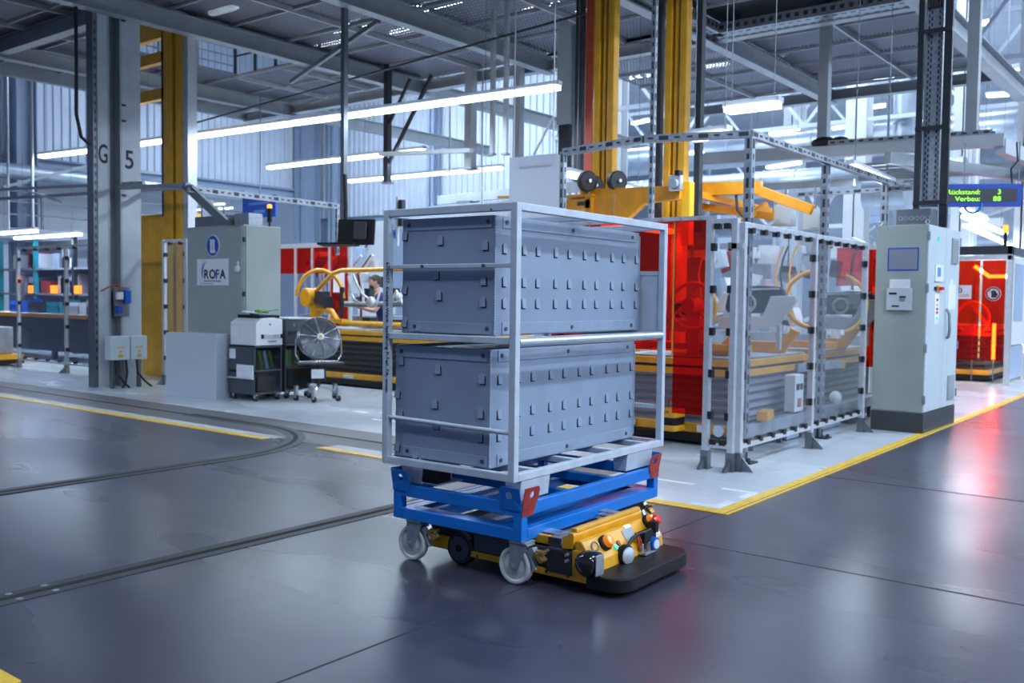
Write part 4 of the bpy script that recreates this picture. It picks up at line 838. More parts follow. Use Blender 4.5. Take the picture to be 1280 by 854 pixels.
# yellow cockpit fixture on the carrier behind the fan
fx_ = thing('assembly_fixture', 'yellow cockpit holding fixture with half ring on the carrier behind the fan', 'fixture', (-13, 11.25, .97))
MB().torus((-13.08, 11.2, 1.48), (0.25,-1,0), .50, .035, 20, 8, 0, PI*.98, up=(1,0,0)).build('half_ring', 'agv_yellow', fx_, smooth=60); MB().bar((-13.55, 11.2, 1.53), (-13.2, 11.2, 1.45), .05).build('spoke', 'agv_yellow', fx_)
MB().cyl((-13.32, 11.05, 1.49), (-13.28, 11.35, 1.49), .17, n=20).build('hub', 'agv_yellow', fx_, bevel=.02); MB().box(-13.29, -13.13, 11.15, 11.3, .99, 1.36).build('post', 'agv_yellow', fx_, bevel=.01)
MB().box(-13.85, -12.4, 11.12, 11.3, 1.04, 1.12).build('base_bar', 'agv_yellow', fx_, bevel=.01); MB().cyl((-12.5, 11.2, 1.05), (-9.0, 11.2, 1.05), .05, n=12).build('base_bar', 'agv_yellow', fx_)
MB().tube([(-13.2,11.2,1.58),(-12.95,11.2,1.76),(-12.72,11.2,1.92),(-12.5,11.2,1.97),(-9.2,11.2,1.99)], .04).build('frame_tube', 'agv_yellow', fx_, smooth=60); MB().tube([(-13.15,11.2,1.3),(-12.75,11.2,1.25),(-12.6,11.2,1.08)], .05).build('arm', 'agv_yellow', fx_, smooth=60)
MB().cyl((-13.1,11.2,1.45),(-12.85,11.2,1.4),.12,n=14).cbox((-12.95,11.15,1.5),(.18,.2,.2)).build('clamp', 'dark_metal', fx_); MB().bar((-12.62,11.3,1.15),(-12.6,11.3,1.68),.06).build('upright', 'dark_metal', fx_)
ck = thing('cockpit_beam', 'bare metal dashboard cross beam with brackets in front of the worker', 'dashboard beam', (-11.9, 11.5, 1.4))
MB().tube([(-12.7,11.45,1.38),(-12.2,11.45,1.38),(-11.3,11.45,1.40),(-10.3,11.45,1.42)], .05).build('cross_tube', 'machine_grey', ck, smooth=60)
MB().tube([(-12.55,11.4,1.88),(-12.5,11.4,1.65),(-12.42,11.4,1.48),(-12.3,11.45,1.4)], .024).tube([(-12.42,11.4,1.90),(-12.32,11.4,1.72),(-12.18,11.4,1.55),(-11.95,11.45,1.42)], .024).build('bracket', 'zinc', ck, smooth=60); MB().tube([(-11.85,11.4,1.35),(-11.78,11.4,1.55),(-11.75,11.4,1.68)], .02).tube([(-11.5,11.4,1.38),(-11.35,11.4,1.62),(-11.2,11.4,1.4)], .026).build('bracket', 'dash_white', ck, smooth=60)
MB().sphere((-11.95,11.38,1.42), .10, sc=(1,.8,1)).sphere((-11.3,11.4,1.52), .07).build('joint_block', 'alu', ck, smooth=60); MB().box(-12.4,-10.4,11.5,11.7,.99,1.06).box(-12.2,-12.0,11.4,11.6,1.0,1.16).box(-11.6,-11.2,11.4,11.65,1.0,1.14).build('tool_block', 'dash_dark', ck, bevel=.01)
# red welding curtain behind
rcn = thing('welding_curtain', 'red strip curtain with clear lower strips behind the half ring fixture', 'curtain', (-16, 13.5, 0))
MB().box(-17.2, -14.7, 13.46, 13.54, 2.56, 2.66).build('rail', 'alu', rcn)
for k in range(4): MB().box(-17.1+.56*k, -16.58+.56*k, 13.495, 13.505, 2.0, 2.56).build('red_strip', 'red_film', rcn); MB().box(-17.1+.56*k, -16.58+.56*k, 13.495, 13.505, .3, 1.995).build('clear_strip', 'smoke_film', rcn) if k < 3 else MB().box(-15.42, -14.85, 13.495, 13.505, .3, 1.995).build('red_strip', 'red_film', rcn)
for x in (-17.15, -16.55, -15.99, -15.43, -14.8): MB().box(x-.03, x+.03, 13.47, 13.53, 0, 2.6).build('post', 'alu', rcn)
MB().box(-15.3, -14.95, 13.47, 13.48, 1.6, 2.05).build('notice', 'paper', rcn)
mg = thing('machine', 'grey assembly machine full of pipes behind the red strip curtain', 'machine', (-16, 14.6, 0))
random.seed(3)
MB().box(-17.4, -14.6, 14.2, 15.2, 0, 1.1).build('base', 'machine_grey', mg, bevel=.02)
for k in range(26):
    x, y, z = random.uniform(-17.3, -14.8), random.uniform(14.1, 14.9), random.uniform(1.0, 2.5); s = [random.uniform(.1, .4) for _ in range(3)]
    MB().cbox((x, y, z), s).build('module', random.choice(['machine_grey', 'dash_dark', 'alu', 'dash_white', 'dark_metal', 'wall_blue']), mg, bevel=.01)
for k in range(8):
    x = random.uniform(-17.3, -14.8); MB().tube([(x, 14.0, 1.1), (x+.1, 13.9, 1.6), (x-.1, 14.0, 2.0), (x+.2, 14.1, 2.4)], .03).build('pipe', random.choice(['cable_black', 'alu', 'dash_white']), mg, smooth=60)
# pale cupboards and door behind the worker
wd = thing('workshop_cupboard', 'tall pale cupboard with teal frame behind the worker', 'cupboard', (-14.2, 15.2, 0))
MB().box(-14.55, -13.1, 15.25, 15.75, 0, 2.75).build('body', 'printer_white', wd, bevel=.01); MB().box(-14.0, -13.0, 15.18, 15.25, 1.9, 1.98).box(-14.0, -13.0, 15.18, 15.25, 2.65, 2.75).box(-14.0, -13.92, 15.18, 15.25, .2, 2.7).build('door_frame', 'teal', wd); MB().box(-13.75, -13.35, 15.23, 15.25, 2.05, 2.35).build('notice', 'sticker_yellow', wd); MB().box(-14.5, -14.1, 15.22, 15.25, 1.0, 2.0).build('notice', 'paper', wd)
dw = thing('white_door', 'white sheet door panel below the corrugated wall above the red curtain', 'door panel', (-21.6, 21, 0))
MB().box(-23.2, -21.2, 21, 21.1, 0, 3.9).build('leaf', 'printer_white', dw, bevel=.01); MB().bar((-22.9, 20.97, 2.3), (-22.2, 20.97, 3.2), .05).build('brace', 'alu_dark', dw)
bs = thing('hanging_sign', 'blue hanging area sign behind the orange beacon', 'sign', (-18.5, 14.1, 3.4))
MB().box(-19.15, -17.9, 14.0, 14.04, 3.35, 3.85).build('board', 'sign_blue', bs); MB().box(-18.9, -18.15, 13.99, 14.0, 3.66, 3.71).box(-18.7, -18.3, 13.99, 14.0, 3.46, 3.53).build('lettering', 'rofa_blue', bs); MB().bar((-18.5,14.02,3.85),(-18.5,14.02,6.33),.02).build('wire', 'alu_dark', bs)

# ---- workplaces behind the left fence
st = thing('workbench', 'long dark workbench with orange edge behind the left fence', 'workbench', (-21.5, 10.8, 0))
MB().box(-24.4, -19.0, 10.45, 11.2, .2, .98).build('body', 'trolley_grey', st); MB().box(-24.5, -18.9, 10.4, 11.25, .98, 1.04).build('top', 'printer_white', st); MB().box(-24.5, -18.9, 10.37, 10.4, .95, 1.03).build('edge', 'gantry_orange', st)
for x in (-24.2, -21.4, -19.2): MB().box(x-.05, x+.05, 10.5, 10.6, 0, .2).build('leg', 'dark_metal', st)
random.seed(11)
for k, (lb, mm) in enumerate([('grey parts bin on the long workbench, nearest the column', 'machine_grey'), ('white parts bin on the long workbench', 'dash_white'), ('teal parts bin on the long workbench', 'teal'), ('dark parts bin on the long workbench', 'dash_dark'), ('blue parts bin on the long workbench, leftmost', 'sign_blue')]):
    x = -19.8-k*.9; y = 10.6; bn = thing('parts_bin', lb, 'bin', (x, y+.25, 1.04)); MB().box(x-.28, x+.28, y, y+.02, 1.04, 1.22).box(x-.28, x+.28, y+.48, y+.5, 1.04, 1.36).box(x-.28, x-.26, y, y+.5, 1.04, 1.3).box(x+.26, x+.28, y, y+.5, 1.04, 1.3).build('walls', mm, bn); MB().box(x-.26, x+.26, y+.02, y+.48, 1.04, 1.06).build('bin_floor', mm, bn)
rkk = thing('storage_rack', 'dark storage rack with red and grey parts behind the left fence', 'shelf', (-23.5, 12.1, 0))
for x in (-27, -25, -23, -21, -19.6): MB().box(x-.05, x+.05, 11.8, 11.9, 0, 2.9).build('upright', 'teal' if x < -24 else 'dark_metal', rkk)
for z in (.5, 1.45, 2.1): MB().box(-27, -19.6, 11.8, 12.5, z, z+.05).build('shelf', 'machine_grey', rkk)
for k in range(30):
    x = random.uniform(-26.8, -20.0); z = random.choice((.55, 1.5, 1.5, 2.15)); MB().box(x, x+random.uniform(.2, .6), 11.9, 12.4, z, z+random.uniform(.2, .5)).build('stored_part', random.choice(['lug_red', 'machine_grey', 'wall_blue', 'dash_white', 'trolley_grey', 'dark_metal', 'machine_grey']), rkk)
MB().box(-27, -19.6, 12.5, 12.55, .5, 2.9).build('back_panel', 'machine_grey', rkk)
for k, (x, lb) in enumerate(((-25.3, 'orange indicator lamp glowing left behind the left fence'), (-24.1, 'orange indicator lamp glowing in the middle behind the left fence'), (-22.9, 'orange indicator lamp glowing right behind the left fence'))):
    o = MB().box(x, x+.22, 11.78, 11.86, 1.50, 1.70).build('indicator_lamp', 'orange_lamp'); tag(o, lb, 'lamp', 'indicator lamps behind the left fence')
# machine at the left picture edge
lm = thing('lift_machine', 'lift machine with striped hazard plate at the left picture edge', 'machine', (-20.6, 8.6, 0))
MB().box(-21.5, -19.95, 8.2, 9.2, .05, .14).build('bumper', 'black_plastic', lm); MB().box(-21.5, -19.95, 8.2, 9.2, .14, .24).build('chassis', 'agv_yellow', lm); MB().box(-21.4, -20.2, 8.3, 9.1, .24, .8).build('body', 'machine_grey', lm, bevel=.02)
MB().box(-20.6, -20.35, 8.55, 8.8, .8, 2.9).build('mast', 'teal', lm); MB().box(-20.75, -20.2, 8.45, 8.6, 2.62, 2.9).build('head', 'agv_yellow', lm, bevel=.02)
for z in (1.05, 1.9, 2.2): MB().box(-20.8, -19.85, 8.5, 8.56, z, z+.05).build('rung', 'zinc', lm)
hz = MB().box(-20.15, -19.8, 8.62, 8.65, 1.3, 1.68).build('hazard_plate', 'line_yellow', lm); MB().prism([(-20.15,1.3),(-20.05,1.3),(-19.8,1.55),(-19.8,1.65)],'y',8.61,8.62).prism([(-20.15,1.45),(-20.15,1.55),(-20.02,1.68),(-19.92,1.68)],'y',8.61,8.62).build('hazard_stripe','hazard_black',hz)
for x in (-20.1, -19.92): MB().box(x-.05, x+.05, 8.6, 8.66, 1.70, 1.86).build('warning_lamp', 'orange_lamp', lm)
MB().tube([(-20.2,8.4,.8),(-19.9,8.4,.7),(-19.8,8.45,.4),(-20.0,8.4,.3)], .03).build('hose','cable_black',lm,smooth=60); MB().box(-20.9,-19.95,8.3,8.36,.98,1.04).build('red_bar','lug_red',lm)
# mezzanine far left
mz = thing('mezzanine', 'pale mezzanine with railing far off behind the left fence', 'mezzanine', (-27, 14, 0))
MB().box(-31, -27, 9, 20, 3.0, 3.3).build('floor_slab', 'far_wall', mz); MB().box(-30.9, -30.6, 9, 20, 3.3, 5.2).build('rear_wall', 'printer_white', mz)
for y in (10, 11.5, 13, 14.5, 16, 17.5, 19): MB().box(-27.05, -27, y-.03, y+.03, 3.3, 4.3).build('rail_post', 'alu_dark', mz)
for z in (3.65, 4.0, 4.3): MB().box(-27.05, -27, 9, 20, z, z+.04).build('rail', 'alu_dark', mz)
for y in (9.5, 14, 19): MB().box(-27.4, -27.1, y-.15, y+.15, 0, 3.0).build('support', 'wall_blue', mz)
vp = thing('roof_pipe_run', 'pale pipework and braces under the left corrugated wall', 'pipework', (-27, 13, 4.5))
MB().cyl((-27.4, 10, 4.9), (-27.4, 20, 4.9), .22, n=16).build('pipe', 'duct', vp, smooth=40); MB().bar((-27.2, 12, 4.4), (-27.2, 14.5, 5.3), .08).bar((-27.2, 14.5, 5.3), (-27.2, 18, 5.3), .08).build('brace', 'beam_light', vp)
for x, y, n_ in ((-22.6, 10.1, 'left of the first low lamp'), (-21.0, 9.9, 'between the low lamps')):
    o = MB().cyl((x, y, 2.95), (x, y, 12), .03, n=8).build('hanging_rod', 'alu'); tag(o, 'thin pale rod hanging from the deck '+n_, 'rod')
# ================================================================== THE WORKER
def person():
    root = thing('person', 'bearded worker in navy t-shirt bending over the dashboard beam', 'person', (-12.28, 12.02, 0), -.62)
    V_, E_, R_, K_ = [], [], [], []
    def v(p, r): V_.append(p); R_.append(r); return len(V_)-1
    def e(a, b, k): E_.append((a, b)); K_.append(k)
    pel = v((0, 0, .98), (.165, .12)); wa = v((0, -.02, 1.14), (.155, .115)); ch = v((0, -.06, 1.36), (.175, .125)); nb = v((0, -.09, 1.52), (.10, .09)); nk = v((0, -.12, 1.60), (.062, .062)); hd = v((0, -.15, 1.68), (.065, .07))
    e(pel, wa, 'shirt'); e(wa, ch, 'shirt'); e(ch, nb, 'shirt'); e(nb, nk, 'skin'); e(nk, hd, 'skin')
    for s in (-1, 1):
        h = v((s*.10, 0, .90), .105); k = v((s*.12, -.03, .50), .068); a = v((s*.12, .02, .10), .048); t = v((s*.13, -.14, .05), .042); t2 = v((s*.13, -.20, .035), .03)
        e(pel, h, 'trousers'); e(h, k, 'trousers'); e(k, a, 'trousers'); e(a, t, 'shoe'); e(t, t2, 'shoe')
        sh = v((s*.20, -.08, 1.49), .075); el = v((s*.27, -.22, 1.26), .048) if s > 0 else v((s*.30, -.30, 1.36), .048)
        wr = v((s*.16, -.48, 1.34), .034) if s > 0 else v((s*.24, -.58, 1.40), .034)
        mid_ = v(tuple((Vector(V_[sh])*.45+Vector(V_[el])*.55)), .058)
        e(nb, sh, 'shirt'); e(sh, mid_, 'shirt'); e(mid_, el, 'skin'); e(el, wr, 'skin')
        W = Vector(V_[wr]); d = (W-Vector(V_[el])).normalized(); up_ = Vector((0,0,1)); sd = d.cross(up_).normalized()
        pm_ = v(tuple(W+d*.06), (.040, .022)); e(wr, pm_, 'skin')
        for q in range(4):
            o_ = sd*(q-1.5)*.019; L_ = (.075, .085, .08, .062)[q]
            a1 = v(tuple(W+d*.095+o_), .0095); a2 = v(tuple(W+d*(.095+L_*.5)+o_-up_*.012), .009); a3 = v(tuple(W+d*(.095+L_*.75)+o_-up_*.045), .008)
            e(pm_, a1, 'skin'); e(a1, a2, 'skin'); e(a2, a3, 'skin')
        b1 = v(tuple(W+d*.035-sd*s*.035-up_*.01), .012); b2 = v(tuple(W+d*.075-sd*s*.045-up_*.03), .010); e(wr, b1, 'skin'); e(b1, b2, 'skin')
    me = bpy.data.meshes.new('body'); me.from_pydata(V_, E_, []); ob = bpy.data.objects.new('body', me); COL.objects.link(ob)
    sm = ob.modifiers.new('skin', 'SKIN'); 
    for i, r in enumerate(R_):
        sv = me.skin_vertices[0].data[i]; sv.radius = r if isinstance(r, tuple) else (r, r); sv.use_root = (i == 0)
    sm.use_smooth_shade = True; sb = ob.modifiers.new('sub', 'SUBSURF'); sb.levels = 2; sb.render_levels = 2
    dg = bpy.context.evaluated_depsgraph_get(); me2 = bpy.data.meshes.new_from_object(ob.evaluated_get(dg)); bpy.data.objects.remove(ob)
    # head with nose, brow, ears as one added surface
    hm = MB(); hm.sphere((0, -.175, 1.775), .098, 20, 14, (.80, 1.0, 1.24)); hm.sphere((0, -.272, 1.765), .022, 8, 6, (.7, 1, 1.3)); hm.sphere((.080, -.165, 1.77), .026, 8, 6, (.4, .8, 1.2)); hm.sphere((-.080, -.165, 1.77), .026, 8, 6, (.4, .8, 1.2))
    n0 = len(me2.vertices); vs = [tuple(p.co) for p in me2.vertices]+hm.v; fs = [tuple(p.vertices) for p in me2.polygons]; nb0 = len(fs); fs += [tuple(i+n0 for i in f) for f in hm.f]
    body = bpy.data.meshes.new('body'); body.from_pydata(vs, [], fs); mats_ = ['skin', 'navy', 'trolley_grey', 'black_plastic']; 
    for k in mats_: body.materials.append(MATS[k])
    idx = {'skin': 0, 'shirt': 1, 'trousers': 1, 'shoe': 3}
    segs = [(Vector(V_[a]), Vector(V_[b]), idx[k]) for (a, b), k in zip(E_, K_)]
    for i, p in enumerate(body.polygons):
        p.use_smooth = True
        if i >= nb0: p.material_index = 0; continue
        c = p.center; best = 1e9
        for a, b, k in segs:
            ab = b-a; t_ = max(0, min(1, (c-a).dot(ab)/max(ab.length_squared, 1e-9))); dd = (c-(a+ab*t_)).length
            if dd < best: best = dd; p.material_index = k
    bo = bpy.data.objects.new('body', body); COL.objects.link(bo); bo.parent = root; ORG[bo] = ORG[root]
    hr = MB(); hr.sphere((0, -.160, 1.805), .104, 20, 12, (.82, 1.02, 1.08)); hr.v = [(x, y if not (y < -.215 and z < 1.83) else -.215, z if z > 1.79 or y > -.14 else 1.79) for x, y, z in hr.v]; hr.build('hair', 'hair', root, smooth=60, local=True)
    bd = MB(); bd.sphere((0, -.215, 1.705), .070, 16, 10, (.82, .80, .72)); bd.build('beard', 'hair', root, smooth=60, local=True)
    for s in (-1, 1): MB().sphere((s*.033, -.262, 1.795), .011, 8, 6).build('eye', 'ink', root, local=True); MB().cbox((s*.033, -.268, 1.818), (.04, .012, .010)).build('eyebrow', 'hair', root, local=True)
    MB().cbox((0, -.274, 1.715), (.045, .01, .010)).build('mouth', 'lug_red', root, local=True)
person()
# ================================================================== RIGHT HALF
# ---- control cabinet beside the yellow stripe
kc = thing('control_cabinet', 'grey two door control cabinet on black plinth by the yellow stripe', 'cabinet', (-2.928, 11.563, 0), -.018)
MB().box(-.603, 0, 0, 1.376, 0, .235).build('plinth', 'plinth', kc, bevel=.006, local=True); MB().box(-.597, -.02, .006, 1.37, .235, 2.44).build('body', 'cab_grey', kc, bevel=.006, local=True)
MB().box(-.59, -.018, -.004, .006, .25, 2.43).build('side_panel', 'cab_grey', kc, bevel=.004, local=True)
d1 = MB().box(-.02, .0, .004, .735, .25, 2.43).build('door', 'cab_light', kc, bevel=.005, local=True); d2 = MB().box(-.02, .0, .745, 1.372, .25, 2.43).build('door', 'cab_light', kc, bevel=.005, local=True)
def kcx(name, m_, y0, y1, z0_, z1_, dep=.012, par=None, bev=.003): return MB().box(0, dep, y0, y1, z0_, z1_).build(name, m_, par or kc, bevel=bev, local=True)
v1 = kcx('vent', 'cab_grey', .98, 1.24, 2.02, 2.33, .02, d2); v2 = kcx('vent', 'cab_grey', .98, 1.24, .33, .63, .02, d2)
for vv, z0_ in ((v1, 2.04), (v2, .35)):
    for k in range(9): MB().box(.020, .024, 1.0, 1.22, z0_+k*.030, z0_+k*.030+.014).build('louvre', 'machine_grey', vv, local=True)
kcx('paper_sheet', 'paper', .90, 1.22, 1.45, 1.76, .004, d2, 0); kcx('paper_sheet', 'paper', .95, 1.1, 1.74, 1.83, .004, d2, 0)
MB().tube([(.01,.79,1.46),(.045,.80,1.40),(.045,.83,1.2),(.03,.85,1.12),(.01,.86,1.10)], .018).build('handle', 'machine_grey', d2, smooth=60, local=True)
kp = kcx('display_unit', 'paper', .27, .58, 1.78, 1.98, .015, d1); kcx('screen', 'rofa_blue', .34, .47, 1.84, 1.95, .018, kp, 0); kcx('lamp', 'green_btn', .34, .40, 2.26, 2.31, .012, d1, 0)
ks = kcx('main_switch', 'sticker_yellow', .36, .46, 1.66, 1.74, .01, d1); kcx('switch_knob', 'red_lens', .43, .52, 1.68, 1.72, .05, ks); kcx('switch_knob', 'ink', .27, .36, 1.68, 1.72, .02, ks)
kn = kcx('notice_strip', 'paper', .31, .50, 1.28, 1.64, .004, d1, 0)
for k, (z, mm) in enumerate(((1.55, 'red_lens'), (1.49, 'sticker_yellow'), (1.44, 'red_lens'), (1.40, 'red_lens'), (1.33, 'green_btn'))): kcx('notice_mark', mm, .37, .45, z, z+.03, .005, kn, 0)
for z in (.40, 1.0, 1.70, 2.30): MB().box(-.012, .014, -.012, .01, z-.05, z+.05).build('hinge', 'machine_grey', kc, local=True); MB().box(-.012, .014, 1.366, 1.39, z-.05, z+.05).build('hinge', 'machine_grey', kc, local=True)
def kcy(name, m_, x0, x1, z0_, z1_, dep=.01, par=None): return MB().box(x0, x1, -.004-dep, -.004, z0_, z1_).build(name, m_, par or kc, local=True)
bf = kcy('blue_frame', 'sign_blue', -.455, -.105, 1.90, 2.17, .003); kcy('frame_field', 'screen_grey', -.44, -.12, 1.917, 2.153, .0042, bf)
dh = kcy('document_tray', 'cab_light', -.445, -.165, 1.44, 1.70, .035); kcy('paper_sheet', 'paper', -.42, -.19, 1.60, 1.80, .02, dh)
for x0, x1, z0_, z1_ in ((-.42, -.33, 1.62, 1.645), (-.30, -.225, 1.585, 1.605), (-.30, -.235, 1.54, 1.585), (-.385, -.30, 1.475, 1.495)): kcy('printed_mark', 'ink' if z0_ != 1.54 else 'screen_grey', x0, x1, z0_, z1_, .037, dh)
MB().box(-.45, -.06, .25, .55, 2.44, 2.64).build('cable_inlet', 'alu_dark', kc, local=True)
for k in range(6): MB().torus((-.40+k*.062, .248, 2.53), (0,1,0), .022, .006, 14, 5).build('cable_gland', 'strut_galv', kc, smooth=60, local=True)
for x, y in ((-.57, .05), (-.03, .03)): MB().torus((x, y, 2.465), (0,1,0), .022, .007, 14, 6).build('eye_bolt', 'zinc', kc, smooth=60, local=True)
# ---- vertical cable riser over the cabinet
vr = thing('cable_riser', 'tall perforated vertical cable tray rising from the right control cabinet', 'cable tray', (-3.1, 12.25, 2.44))
MB().box(-3.29, -3.225, 12.2, 12.26, 2.44, 6.2).build('side_post', 'dark_metal', vr); MB().box(-2.99, -2.90, 12.2, 12.26, 2.44, 6.2).build('side_post', 'dark_metal', vr)
MB().box(-3.20, -3.02, 12.28, 12.30, 2.7, 5.2).build('tray_back', 'strut_galv', vr)
for x in (-3.205, -3.015): MB().box(x-.006, x+.006, 12.22, 12.30, 2.7, 5.2).build('tray_side', 'strut_galv', vr)
m = MB()
for k in range(34):
    z = 2.76+k*.072
    for j, x in enumerate((-3.185, -3.155, -3.065, -3.035)): m.box(x-.009, x+.009, 12.276, 12.281, z+(.035 if j in (1, 2) else 0), z+.042+(.035 if j in (1, 2) else 0))
    if k % 2: m.box(-3.114, -3.106, 12.276, 12.281, z, z+.01)
o = m.build('perforation', 'dark_trim', vr); o['kind'] = 'stuff'
for z in (2.72, 3.62, 4.78): MB().box(-3.29, -2.9, 12.18, 12.2, z, z+.05).build('cross_strap', 'dark_metal', vr)
for k in range(6): MB().tube([(-3.19+k*.03, 12.25, 5.1), (-3.18+k*.03, 12.25, 5.3), (-3.14+k*.03, 12.2, 5.6), (-3.10+k*.03, 12.15, 6.1)], .018).build('cable', 'cable_black', vr, smooth=60)
# ---- LED board
lb = thing('led_board', 'blue framed green LED counter board hanging right of the cable tray', 'display board', (-2.78, 13.84, 2.82), .5)
MB().box(-.60, .42, 0, .07, 0, .30).build('frame', 'sign_blue', lb, bevel=.004, local=True); MB().box(-.56, .36, -.004, 0, .06, .235).build('screen', 'led_bg', lb, local=True)
text('led_text', 'Rückstand:', .088, 'led_green', lb, (-.10, -.006, .163), FACE_NY, 'RIGHT', sx=1.1); text('led_text', '3', .088, 'led_green', lb, (.16, -.006, .163), FACE_NY, 'RIGHT', sx=1.15); text('led_text', 'Verbau:', .088, 'led_green', lb, (-.10, -.006, .073), FACE_NY, 'RIGHT', sx=1.15); text('led_text', '88', .088, 'led_green', lb, (.16, -.006, .073), FACE_NY, 'RIGHT', sx=1.15)
MB().cyl((-.3,.03,.3),(-.3,.03,.85),.008).cyl((.38,.03,.3),(.38,.03,.85),.008).build('hanger', 'alu_dark', lb, local=True); MB().tube([(.3,.03,.3),(.28,.03,.5),(.36,.03,.6),(.34,.03,.85)],.012).build('cable','cable_black',lb,smooth=60,local=True)
text('maker_mark', 'SIEBERT', .03, 'rofa_blue', lb, (.2, -.002, .018), FACE_NY) if False else None

# ---- clear film fence of the cell
fence('clear film fence with aluminium posts beside the yellow stripe', 'y', -3.54, [7.86, 9.6, 11.25], zt=2.22, zb=.24, film_='clear_film', clipstep=.26)
fc2 = fence('narrow clear film fence panel at the corner of the cell', 'x', 7.80, [-3.83, -3.585], zt=2.25, zb=.24, film_='clear_film', clipstep=.2)
MB().box(-3.72, -3.5, 7.77, 7.79, 1.98, 2.03).build('hinge_plate', 'alu', fc2)
# inner uprights with slotted struts above
strut('slotted_strut', 'galvanised upright just behind the corner of the clear fence', (-3.70, 8.31, .0), (-3.70, 8.31, 3.04), .075, .075)
strut('slotted_strut', 'galvanised upright behind the middle post of the clear fence', (-3.74, 10.42, .0), (-3.74, 10.42, 3.04), .075, .075)
strut('slotted_strut', 'galvanised upright behind the right control cabinet', (-3.72, 12.5, .0), (-3.72, 12.5, 3.04), .075, .075)
for y in (8.31, 10.42):
    o = MB().box(-3.80 if y < 9 else -3.84, -3.58 if y < 9 else -3.62, y-.08, y+.08, 0.004, .02).cyl((-3.62, y-.05, .02), (-3.62, y-.05, .06), .02, n=6).build('base_plate', 'dark_metal'); tag(o, 'bolted base plate of the upright '+('at the cell corner' if y < 9 else 'behind the middle fence post'), 'base plate')
strut('slotted_strut', 'slotted strut running above the clear fence into the distance', (-3.70, 8.31, 3.07), (-3.70, 13.2, 3.07), .06, .07)
strut('slotted_strut', 'slotted strut crossing in front of the second yellow mast', (-3.70, 8.31, 3.07), (-4.57, 7.87, 3.04), .06, .07)
strut('slotted_strut', 'slotted strut crossing in front of the first yellow mast', (-4.57, 7.87, 3.04), (-5.65, 8.1, 3.04), .06, .07)
strut('slotted_strut', 'slotted upright right of the white board', (-5.66, 8.1, 0), (-5.66, 8.1, 3.04), .055, .055)
strut('slotted_strut', 'slotted strut behind the grey control boxes', (-4.9, 12.6, 2.98), (-3.4, 12.6, 2.98), .05, .06)
strut('slotted_strut', 'slotted hanger standing beside the black strip of the second mast', (-5.72, 10.05, 2.4), (-5.72, 10.05, 6.0), .06, .05)
# ---- red curtain of the cell
rq = thing('welding_curtain', 'red see-through welding curtain behind the loaded rack', 'curtain', (-4.8, 7.86, 0))
MB().box(-5.7, -3.78, 7.83, 7.91, 2.25, 2.29).build('rail', 'alu', rq, bevel=.004)
MB().box(-4.205, -3.865, 7.845, 7.851, .47, 2.25).build('red_strip', 'red_film', rq)
for k in range(3): MB().box(-4.69-.47*k, -4.235-.47*k, 7.862, 7.868, 1.05, 2.25).build('red_strip', 'red_film', rq)
for k in range(9): MB().cyl((-3.95-.2*k, 7.83, 2.27), (-3.95-.2*k, 7.82, 2.27), .014, n=8).build('bolt', 'zinc', rq)
MB().box(-4.228, -4.212, 7.855, 7.865, 1.0, 2.25).build('edge_tape', 'line_yellow', rq)

# ---- carriers inside the cell
cB = carrier('carrier with grey bellows inside the clear fence', -5.5, -4.06, 8.98, 10.9, 'bellows_grey', .74)
MB().cyl((-4.25, 8.96, .18), (-4.25, 8.93, .18), .06, n=20).build('headlamp', 'lens_glass', cB); MB().cyl((-5.3, 8.96, .18), (-5.3, 8.93, .18), .06, n=20).build('headlamp', 'lens_glass', cB); MB().box(-4.5, -4.4, 8.945, 8.955, .15, .22).build('sticker', 'paper', cB)
cC = carrier('carrier with black bellows farther back in the clear cell', -5.5, -4.06, 11.5, 13.1, 'bellows', .74)
sc_ = thing('laser_scanner', 'yellow safety laser scanner on the front of the cell carrier', 'scanner', (-4.72, 8.82, .13))
MB().prism(rrect(-4.84, -4.62, 8.70, 8.92, .06, 6, (1,1,0,0)), 'z', .30, .39).build('cap', 'agv_yellow', sc_, bevel=.01); MB().prism(rrect(-4.83, -4.63, 8.71, 8.92, .06, 6, (1,1,0,0)), 'z', .22, .30).build('window', 'black_plastic', sc_); MB().prism(rrect(-4.84, -4.62, 8.70, 8.92, .06, 6, (1,1,0,0)), 'z', .16, .22).build('foot', 'agv_yellow', sc_, bevel=.008)
MB().tube([(-4.64,8.8,.39),(-4.62,8.8,.46),(-4.68,8.8,.50),(-4.76,8.82,.48),(-4.78,8.84,.40)], .008).build('cable', 'cable_red', sc_, smooth=60); text('badge', 'SICK', .04, 'ink', sc_, (-.06, -.122, .215), FACE_NY)
# wheel shaped fixture seen through the red curtain, yellow brackets, dashboards
rf = thing('ring_fixture', 'large spoked ring fixture seen through the red curtain', 'fixture', (-4.72, 9.25, .93))
MB().torus((-4.73, 9.25, 1.46), (.25,-1,0), .245, .024, 36, 8).build('ring', 'agv_yellow', rf, smooth=60); MB().cyl((-4.75, 9.17, 1.46), (-4.71, 9.33, 1.46), .09, n=20).build('hub', 'agv_yellow', rf)
for a in (80, 200, 320): d = Vector((math.cos(math.radians(a)), 0, math.sin(math.radians(a)))); MB().bar(Vector((-4.73,9.25,1.46))+d*.05, Vector((-4.73,9.25,1.46))+d*.24, .03).build('spoke', 'agv_yellow', rf)
MB().box(-4.80, -4.66, 9.27, 9.40, .93, 1.42).build('post', 'agv_yellow', rf); MB().bar((-5.4,9.35,1.02),(-4.1,9.35,1.02),.08,.07).build('base_bar', 'agv_yellow', rf)
